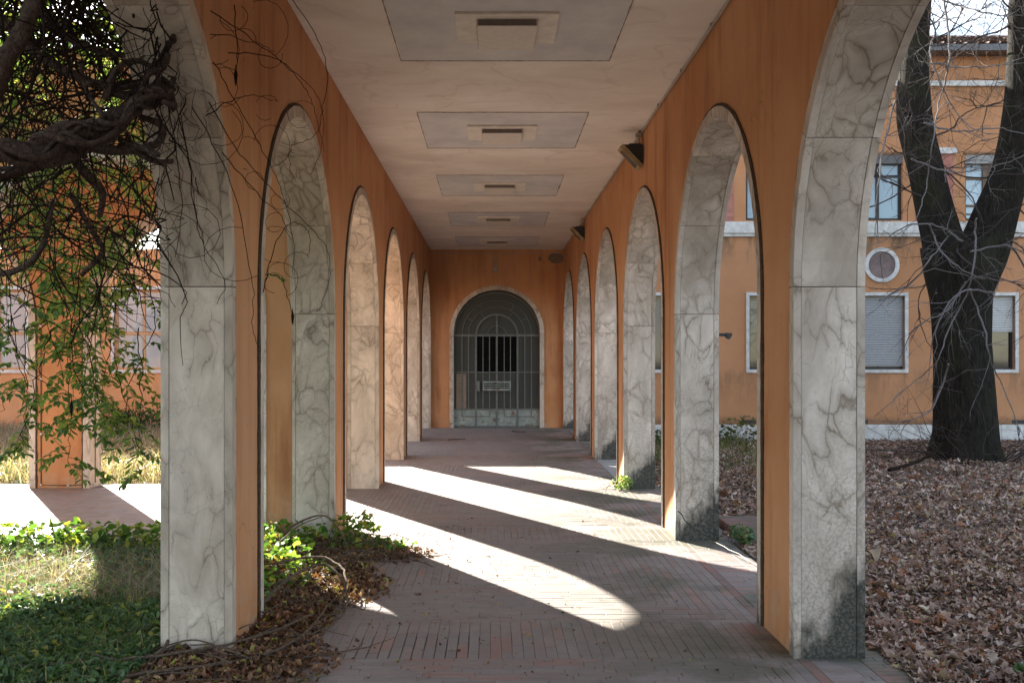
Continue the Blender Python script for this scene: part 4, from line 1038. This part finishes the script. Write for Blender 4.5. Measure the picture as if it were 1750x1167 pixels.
# wall spout / bracket on pier 1, garden side
root = empty('wall_bracket', (GX, 8.42, 1.68), 'small black arm with a drooping head on the garden face of the second right pier', 'bracket')
m = MB(); m.box(GX+.001, 8.40, 1.672, GX+.10, 8.44, 1.698); m.build('arm', BLACK, root, bevel=.003)
m = MB()
pr = [(GX+.10, 1.70), (GX+.145, 1.698), (GX+.15, 1.685), (GX+.13, 1.648), (GX+.11, 1.655), (GX+.10, 1.67)]
for yy in (8.39, 8.45): m.face([(a, yy, b_) for a, b_ in pr])
for i in range(6):
    q, r_ = pr[i], pr[(i+1) % 6]; m.face([(q[0], 8.39, q[1]), (r_[0], 8.39, r_[1]), (r_[0], 8.45, r_[1]), (q[0], 8.45, q[1])])
m.build('head', BLACK, root)

# ------------------------------------------------------------------ the bare tree on the right
TD = 17.2
TREE = empty('bare_tree', (P(1650, 785, TD).x, TD, gz(8, 17.2)), 'large bare dark tree with a forked trunk in the right garden', 'tree')
def wpath(L, d=TD, dd=None):
    out = []
    for i, (px, py, w_) in enumerate(L):
        dz = d+(dd[i] if dd else 0); q = P(px, py, dz); out.append((q.x, q.y, q.z, w_*dz/FPX/2))
    return out
tr = MB()
def barkmod(i, th, p):
    a = .055*mnoise.noise(Vector((math.cos(th)*2.4, math.sin(th)*2.4, p.z*.8)))+.045*mnoise.noise(Vector((math.cos(th)*9, math.sin(th)*9, p.z*1.6)))
    fl = max(0, .75-(p.z+.27))/.75
    return 1+a+fl*fl*.22*(math.sin(th*5+1)*.5+.5)
def limb(mbx, L, n=40, dd=None, mod=barkmod, d=TD):
    s = spline(wpath(L, d, dd), 10); mbx.tube([Vector(q[:3]) for q in s], [q[3] for q in s], n, mod=mod); return s
sT = limb(tr, [(1652, 815, 128), (1651, 785, 112), (1650, 745, 103), (1648, 700, 100), (1645, 600, 93), (1643, 520, 98), (1640, 460, 112), (1634, 415, 112)])
sL = limb(tr, [(1636, 500, 60), (1620, 440, 72), (1607, 395, 64), (1584, 300, 58), (1563, 200, 56), (1563, 100, 46), (1572, 20, 36), (1584, -120, 28), (1575, -300, 18)], 32, [0, 0, 0, 0, .1, .2, .3, .5, .8])
sR = limb(tr, [(1660, 500, 66), (1676, 440, 80), (1697, 380, 74), (1724, 300, 62), (1744, 200, 56), (1749, 100, 52), (1752, 0, 50), (1768, -200, 40), (1800, -400, 26)], 32, [0, 0, 0, -.1, -.2, -.3, -.4, -.5, -.6])
tr.build('trunk', BARK, TREE, smooth=True)
cr = MB(); cr2 = MB()
def grow(mbx, p, d, L, r, depth, sag=.35, nmax=9, child=2.2, wob=.22):
    n = max(4, int(L/.16)); n = min(n, 16); st = L/n; pts = [p.copy()]; q = p.copy(); d = d.normalized()
    for i in range(n):
        d = (d+Vector((random.gauss(0, wob), random.gauss(0, wob), random.gauss(0, wob)-sag*.08))).normalized(); q = q+d*st
        if q.y > YEND-.4: q.y = YEND-.4
        if q.x < GX+.3: q.x = GX+.3
        if q.z < -.1: q.z = -.1
        pts.append(q.copy())
    mbx.tube(pts, [r*(1-.72*i/n) for i in range(n+1)], 5 if depth > 1 else 4, cap=False)
    if depth > 0:
        for _ in range(int(child+random.random()*1.6)):
            k = random.randrange(1, n); dd = (pts[min(k+1, n)]-pts[k-1]).normalized()
            dd = (dd+Vector((random.gauss(0, .7), random.gauss(0, .7), random.gauss(0, .55)))).normalized()
            grow(mbx, pts[k], dd, L*random.uniform(.35, .65), r*.55, depth-1, sag, nmax, child, wob)
for s, k0 in ((sL, 14), (sR, 14)):
    for _ in range(30):
        q = s[random.randrange(k0, len(s))]; a = random.uniform(0, 6.28)
        grow(cr, Vector(q[:3]), Vector((math.cos(a)*1.0, math.sin(a)*.8-.1, random.uniform(-.55, .35))), random.uniform(1.0, 2.8), random.uniform(.009, .021), 3, .5, child=2.4)
for _ in range(46):                        # hanging shoots from limbs above the frame
    px, py, d = random.uniform(1500, 1800), random.uniform(-260, 60), random.uniform(13.5, 18)
    grow(cr, P(px, py, d), Vector((random.gauss(0, .8), random.gauss(0, .4), -.7)), random.uniform(1.2, 3.0), .009, 3, .3, child=2.2)
TRACED = [[(1608, -30), (1620, 60), (1618, 120), (1600, 190), (1592, 260), (1580, 330), (1563, 375)],
 [(1644, 412), (1600, 386), (1555, 385), (1515, 408), (1470, 426)], [(1588, 384), (1610, 430), (1650, 465), (1700, 478), (1760, 484)],
 [(1560, 272), (1610, 292), (1660, 293), (1710, 282), (1760, 262)], [(1668, 372), (1664, 430), (1655, 492), (1620, 560), (1600, 620), (1560, 655), (1495, 712)],
 [(1655, 495), (1680, 560), (1695, 620), (1720, 680), (1742, 745)], [(1500, 512), (1560, 482), (1600, 430), (1626, 398)],
 [(1590, -6), (1650, 12), (1700, 25), (1760, 28)], [(1590, 108), (1640, 115), (1700, 112), (1760, 98)], [(1528, 170), (1508, 250), (1497, 350), (1502, 410)],
 [(1650, 480), (1615, 530), (1565, 560), (1530, 620)], [(1700, 500), (1640, 500), (1600, 560), (1585, 640)], [(1660, 430), (1720, 420), (1760, 440)],
 [(1575, 210), (1640, 225), (1700, 220), (1760, 230)], [(1605, 40), (1590, 90), (1610, 150), (1650, 210), (1690, 230)], [(1625, 620), (1590, 700), (1540, 720)]]
for L in TRACED:
    d = random.uniform(14.6, 16.4); s = spline([(p[0]+random.uniform(-3, 3), p[1], 0) for p in L], 6)
    pts = [P(q[0], q[1], d+.25*math.sin(i*.5)) for i, q in enumerate(s)]
    pts = [p+Vector((random.gauss(0, .008), 0, random.gauss(0, .008))) for p in pts]
    cr2.tube(pts, [.016*(1-.65*i/len(pts)) for i in range(len(pts))], 6)
    for _ in range(5):
        k = random.randrange(2, len(pts)-1); dd = (pts[k+1]-pts[k]).normalized()+Vector((random.gauss(0, .6), random.gauss(0, .5), random.gauss(0, .6)))
        grow(cr2, pts[k], dd, random.uniform(.3, 1.0), .0065, 2, .4, child=1.8)
for _ in range(34):                        # suckers round the foot
    a = random.uniform(0, 6.28); p = Vector((TREE.location.x+math.cos(a)*.6, TD+math.sin(a)*.5-.3, -.22))
    grow(cr, p, Vector((math.cos(a)*1.0, -abs(math.sin(a))*.6, random.uniform(.2, .9))), random.uniform(.7, 1.9), .008, 2, .1, child=1.8)
cr.build('crown', TWIG, TREE); cr2.build('pale_branches', TWIGL, TREE, kind='stuff')

# ------------------------------------------------------------------ wisteria on the left
WI = empty('wisteria', (-2.4, 4.9, 0), 'old twisted wisteria with tangled dark stems and hanging green leaves at the upper left', 'climbing plant')
wt = MB()
def wl(L, d0, d1, n=14, amp=.0, ph=0.0, turns=0):
    m = len(L); W = []
    for i, (px, py, w_) in enumerate(L):
        d = d0+(d1-d0)*i/(m-1); q = P(px, py, d); W.append((q.x, q.y, q.z, .84*w_*d/FPX/2))
    s = spline(W, 8); pts = []
    for i, q in enumerate(s):
        v = Vector(q[:3])
        if turns:
            t = i/len(s)*turns*6.28+ph; v += Vector((0, math.cos(t)*amp, math.sin(t)*amp))
        pts.append(v)
    f = lambda i, th, p: 1+.20*mnoise.noise(Vector((math.cos(th)*2, math.sin(th)*2, 0))+p*9)+.13*mnoise.noise(Vector((math.cos(th)*4, math.sin(th)*4, 0))+p*26)
    wt.tube(pts, [q[3] for q in s], n, mod=f); return pts
k1 = wl([(-90, 292, 52), (0, 268, 46), (70, 262, 44), (130, 242, 46), (180, 228, 40), (215, 195, 36), (240, 160, 30), (285, 148, 30)], 4.25, 4.55, amp=.030, turns=2.2)
k2 = wl([(-90, 262, 40), (0, 248, 34), (70, 250, 34), (130, 230, 34), (190, 205, 32), (222, 178, 30), (255, 190, 26), (292, 148, 24)], 4.25, 4.5, amp=.040, ph=3.1, turns=2.2)
k3 = wl([(-30, 190, 50), (0, 120, 40), (35, 60, 36), (62, 0, 34), (85, -90, 34)], 4.1, 4.3)
for _k in range(4):                        # thin strands wound round the old stems
    b0 = random.randrange(0, 3); base_ = [(-60, 270), (0, 262), (60, 262), (120, 240), (180, 222), (225, 185), (262, 160), (296, 150)][b0:]
    wl([(a+random.uniform(-8, 8), b_+random.uniform(-16, 16), random.uniform(9, 17)) for a, b_ in base_], 4.15, 4.45, n=8, amp=random.uniform(.035, .055), ph=random.uniform(0, 6), turns=random.uniform(1.5, 3.5))
for _k in range(10):                       # knotted mass against the pier
    a, b_ = random.uniform(170, 285), random.uniform(100, 260); q_ = []; th = random.uniform(0, 6.28)
    for j in range(5): q_.append((min(a, 296), b_, random.uniform(7, 16))); th += random.uniform(-.9, .9); a += math.cos(th)*26; b_ += math.sin(th)*26
    wl(q_, random.uniform(4.3, 4.6), random.uniform(4.3, 4.7), n=8)
wl([(-20, 300, 24), (60, 285, 22), (110, 262, 20), (150, 300, 20), (175, 330, 16), (170, 370, 12)], 4.5, 4.7)
wl([(130, 240, 22), (165, 255, 20), (220, 258, 18), (268, 245, 16), (275, 215, 14), (240, 200, 12)], 4.4, 4.5)
wl([(180, 170, 16), (200, 120, 14), (235, 105, 12), (270, 130, 10), (262, 180, 9)], 4.4, 4.5)
wl([(120, 330, 12), (160, 400, 11), (175, 430, 10), (140, 470, 9)], 4.7, 4.9)
wl([(-40, 470, 14), (20, 465, 13), (60, 440, 12), (80, 400, 10), (90, 340, 9)], 4.8, 4.6)
wl([(0, 30, 20), (60, 90, 18), (130, 130, 18), (190, 150, 16), (250, 140, 12)], 4.6, 4.6)
wl([(60, 0, 18), (110, 60, 16), (180, 90, 14), (260, 95, 10), (330, 85, 6)], 4.6, 4.7)
wt.build('trunk', WIST, WI, smooth=True)
tg = MB()
def tangle(px0, px1, py0, py1, d0, d1, n, r0, r1, L0, L1, down=0.0, wob=.35, bias=None, xmax=-1.33):
    for _ in range(n):
        px, py = random.uniform(px0, px1), random.uniform(py0, py1)
        if bias and random.random() > bias(px, py): continue
        d = random.uniform(d0, d1); q = P(px, py, d); L = random.uniform(L0, L1); m = 9; st = L/m
        a = random.uniform(0, 6.28); v = Vector((math.cos(a), random.gauss(0, .4), math.sin(a)-down)).normalized(); pts = [q.copy()]; cv = Vector((random.gauss(0, .5), random.gauss(0, .3), random.gauss(0, .5)))
        for i in range(m):
            v = (v+cv*.28+Vector((random.gauss(0, wob*.5), random.gauss(0, wob*.4), random.gauss(0, wob*.5)-down*.1))).normalized(); q = q+v*st
            if q.x > xmax: q.x = xmax-random.uniform(0, .05)
            pts.append(q.copy())
        r = random.uniform(r0, r1); tg.tube(pts, [r*(1-.6*i/m) for i in range(m+1)], 4, cap=False)
dens = lambda px, py: min(1, max(.06, 1.35-py/300-px/900))
tangle(-60, 300, -80, 300, 4.3, 5.0, 420, .002, .006, .3, .9, bias=dens, xmax=-1.42)
tangle(-60, 250, -80, 440, 4.8, 6.8, 440, .0025, .008, .4, 1.2, bias=dens, xmax=-1.7)
tangle(-60, 280, 230, 450, 4.4, 5.4, 170, .002, .005, .3, .8, .3, xmax=-1.45)
tangle(180, 320, 60, 300, 4.3, 4.8, 60, .0009, .0022, .3, .8, .2, xmax=-1.36)
tangle(-60, 240, 430, 560, 4.8, 5.8, 60, .002, .004, .3, .7, .3, xmax=-1.7)
# big canopy added overhead, out of view, to keep the corner dark
tangle(-350, 260, -500, -20, 4.2, 7.0, 380, .004, .012, .6, 1.8, xmax=-1.75)
tg.build('twigs', WTWIG, WI, kind='stuff')
# tendrils that come through the arch across the corridor wall
td = MB()
TEN = [[(300, 60), (352, 90), (400, 170), (450, 260), (478, 320), (500, 400), (500, 470)], [(280, 110), (340, 150), (400, 250), (470, 330), (540, 400), (563, 440), (560, 490), (545, 530)],
       [(330, 0), (420, 60), (500, 120), (545, 170), (552, 240), (530, 300)], [(500, 0), (540, 60), (560, 130), (550, 190), (540, 230), (500, 250), (495, 280), (505, 310)],
       [(390, 90), (470, 100), (520, 150), (540, 200), (555, 260)], [(300, 140), (350, 220), (400, 330), (430, 470), (432, 560), (445, 600)], [(450, 500), (470, 420), (500, 380), (530, 400), (525, 440)],
       [(320, 95), (360, 60), (440, 75), (470, 90)], [(350, 200), (400, 170), (440, 165), (475, 175)], [(455, 470), (480, 475), (498, 530), (500, 545)], [(270, 60), (310, 200), (330, 330), (350, 430)],
       [(290, 150), (320, 260), (335, 380), (350, 420), (384, 480), (370, 520)], [(280, 120), (300, 250), (310, 360), (300, 440)], [(400, 10), (405, 80), (402, 130)], [(380, 260), (440, 330), (480, 370), (496, 410)]]
for i, L in enumerate(TEN):
    s = spline([(a, b_, 0) for a, b_ in L], 7); pts = []
    for j, q in enumerate(s):
        px = q[0]
        if px < 395: d = 4.75 - .02*(i % 5)
        else: d = min(4.75+(px-395)*.011, 6.6)
        d = min(d, 1730*1.27/max(841-px, 1)) if px > 395 else d
        p = P(px, q[1], d); pts.append(p+Vector((random.gauss(0, .003), random.gauss(0, .01), random.gauss(0, .003))))
    td.tube(pts, [.0029*(1-.55*j/len(pts)) for j in range(len(pts))], 5)
    for _ in range(3):
        p = pts[random.randrange(3, len(pts))]; a = random.uniform(0, 6.28); cur = [p.copy()]; rr_ = random.uniform(.02, .07)
        for k in range(10):
            a += random.uniform(.3, .6); p = p+Vector((math.cos(a)*rr_, random.gauss(0, .004), math.sin(a)*rr_)); cur.append(p.copy())
        if max(c.x for c in cur) < -1.1: td.tube(cur, .0014, 4, cap=False)
for px, py, d in ((403, 128, 4.8), (500, 540, 6.3), (122, 695, 5.3)):   # seed pods
    q = P(px, py, d); td.tube([q+Vector((0, 0, .05)), q+Vector((0, 0, .03)), q, q-Vector((0, 0, .035)), q-Vector((0, 0, .055))], [.001, .003, .010, .006, .001], 8)
td.build('tendril', WTWIG, WI)
# hanging leafy shoots
hs = MB(); LP, LH, LPt = [], [], []
def frond(p, v, L, m):
    v = v.normalized(); q = p.copy(); pts = [q.copy()]
    for j in range(m):
        v = (v+Vector((0, 0, -.14))).normalized(); q = q+v*(L/m); pts.append(q.copy())
        side = v.cross(Vector((0, 0, 1)));
        if side.length < .1: side = Vector((1, 0, 0))
        side.normalize()
        for s in (-1, 1):
            dr = (side*s*.85+v*.45+Vector((0, 0, -.35))+Vector((random.gauss(0, .12), random.gauss(0, .12), random.gauss(0, .12)))).normalized()
            ln = random.uniform(.045, .068); c = q+dr*ln*.55; LP.append((c.x, c.y, c.z, ln)); LH.append(math.atan2(-dr.x, dr.y)); LPt.append(math.asin(max(-1, min(1, dr.z))))
    c = q+v*.03; LP.append((c.x, c.y, c.z, .06)); LH.append(math.atan2(-v.x, v.y)); LPt.append(math.asin(max(-1, min(1, v.z))))
    hs.tube(pts, .0012, 3, cap=False)
def shoot(L, d, dens_=1.0, r=.0035, start=.0):
    s = spline([(a, b_, 0) for a, b_ in L], 7); pts = [P(q[0], q[1], d)+Vector((0, random.gauss(0, .02), 0)) for q in s]
    hs.tube(pts, [r*(1-.6*j/len(pts)) for j in range(len(pts))], 5)
    for j in range(int(len(pts)*start), len(pts)):
        if random.random() < .42*dens_:
            a = random.uniform(0, 6.28); frond(pts[j], Vector((math.cos(a), math.sin(a)*.7, random.uniform(-.3, .15))), random.uniform(.13, .24), random.randrange(4, 7))
SH = [([(128, 250), (138, 350), (135, 450), (122, 560), (118, 640), (120, 740), (118, 800)], 5.6, 1.7), ([(110, 300), (120, 420), (130, 520), (118, 600), (125, 700)], 5.9, 1.5),
      ([(150, 380), (165, 480), (182, 560), (200, 640), (225, 720), (250, 800)], 5.5, .7), ([(175, 430), (170, 520), (150, 600), (140, 690)], 5.7, 1.2),
      ([(0, 340), (10, 430), (20, 530), (35, 620), (44, 700), (48, 760)], 5.4, 1.0), ([(40, 420), (42, 520), (44, 620), (46, 700), (40, 760)], 5.6, .8), ([(90, 560), (70, 620), (55, 690), (30, 760), (0, 790)], 5.5, .5),
      ([(240, 400), (255, 480), (262, 560), (225, 650), (215, 720), (240, 765), (268, 760)], 5.8, .9), ([(235, 560), (240, 640), (238, 720), (240, 780)], 5.7, .5), ([(60, 330), (75, 440), (100, 520), (110, 560)], 6.2, 1.5),
      ([(200, 470), (195, 560), (180, 640), (165, 700)], 5.9, 1.2), ([(150, 560), (160, 640), (172, 690), (178, 720)], 5.6, 1.2), ([(-40, 380), (-20, 500), (-10, 620), (8, 700)], 5.6, 1.0)]
for L, d, k in SH: shoot(L, d, k)
for _ in range(34):                        # foliage further back and above, catching the sun
    px, py = random.uniform(-60, 265), random.uniform(-40, 420); d = random.uniform(6.0, 8.0)
    shoot([(px, py), (px+random.uniform(-20, 20), py+60), (px+random.uniform(-30, 30), py+120)], d, 1.0, .003)
for _ in range(150):  # leafy shoots added above the view to darken the corner
    px, py = random.uniform(-400, 240), random.uniform(-560, -40); d = random.uniform(4.6, 8.0)
    if P(px, py, d).x > -1.8: continue
    shoot([(px, py), (px+random.uniform(-20, 20), py+70), (px+random.uniform(-30, 30), py+150)], d, 1.6, .003)
frond(P(452, 468, 8.0), Vector((.6, 0, .1)), .14, 5); frond(P(452, 468, 8.0), Vector((-.2, 0, .5)), .10, 4)
hs.build('hanging_stems', WTWIG, WI, kind='stuff')
m_ = 5500; cv = np.column_stack([rng.uniform(-6.0, -1.78, m_), rng.uniform(2.5, 6.2, m_), rng.uniform(3.25, 4.5, m_)])  # loose leaves added overhead to block sky light from the corner
leaf_field('shade_canopy', cv, rng.uniform(.07, .15, m_), ([(.07, .13, .03), (.11, .18, .04), (.05, .09, .03)], [2, 2, 2]), LEAF, tilt=.6, aspect=.45, parent=WI)
LP = np.array(LP)
leaf_field('foliage', LP[:, :3], LP[:, 3]*1.05, ([(.14, .24, .07), (.20, .31, .08), (.28, .37, .10), (.10, .18, .08), (.42, .40, .12)], [4, 4, 3, 3, 1.2]), LEAF, tilt=.35, aspect=.42, curl=.25,
           parent=WI, heading=np.array(LH)+rng.normal(0, .15, len(LP)), pitch=np.array(LPt)+rng.normal(0, .15, len(LP)))
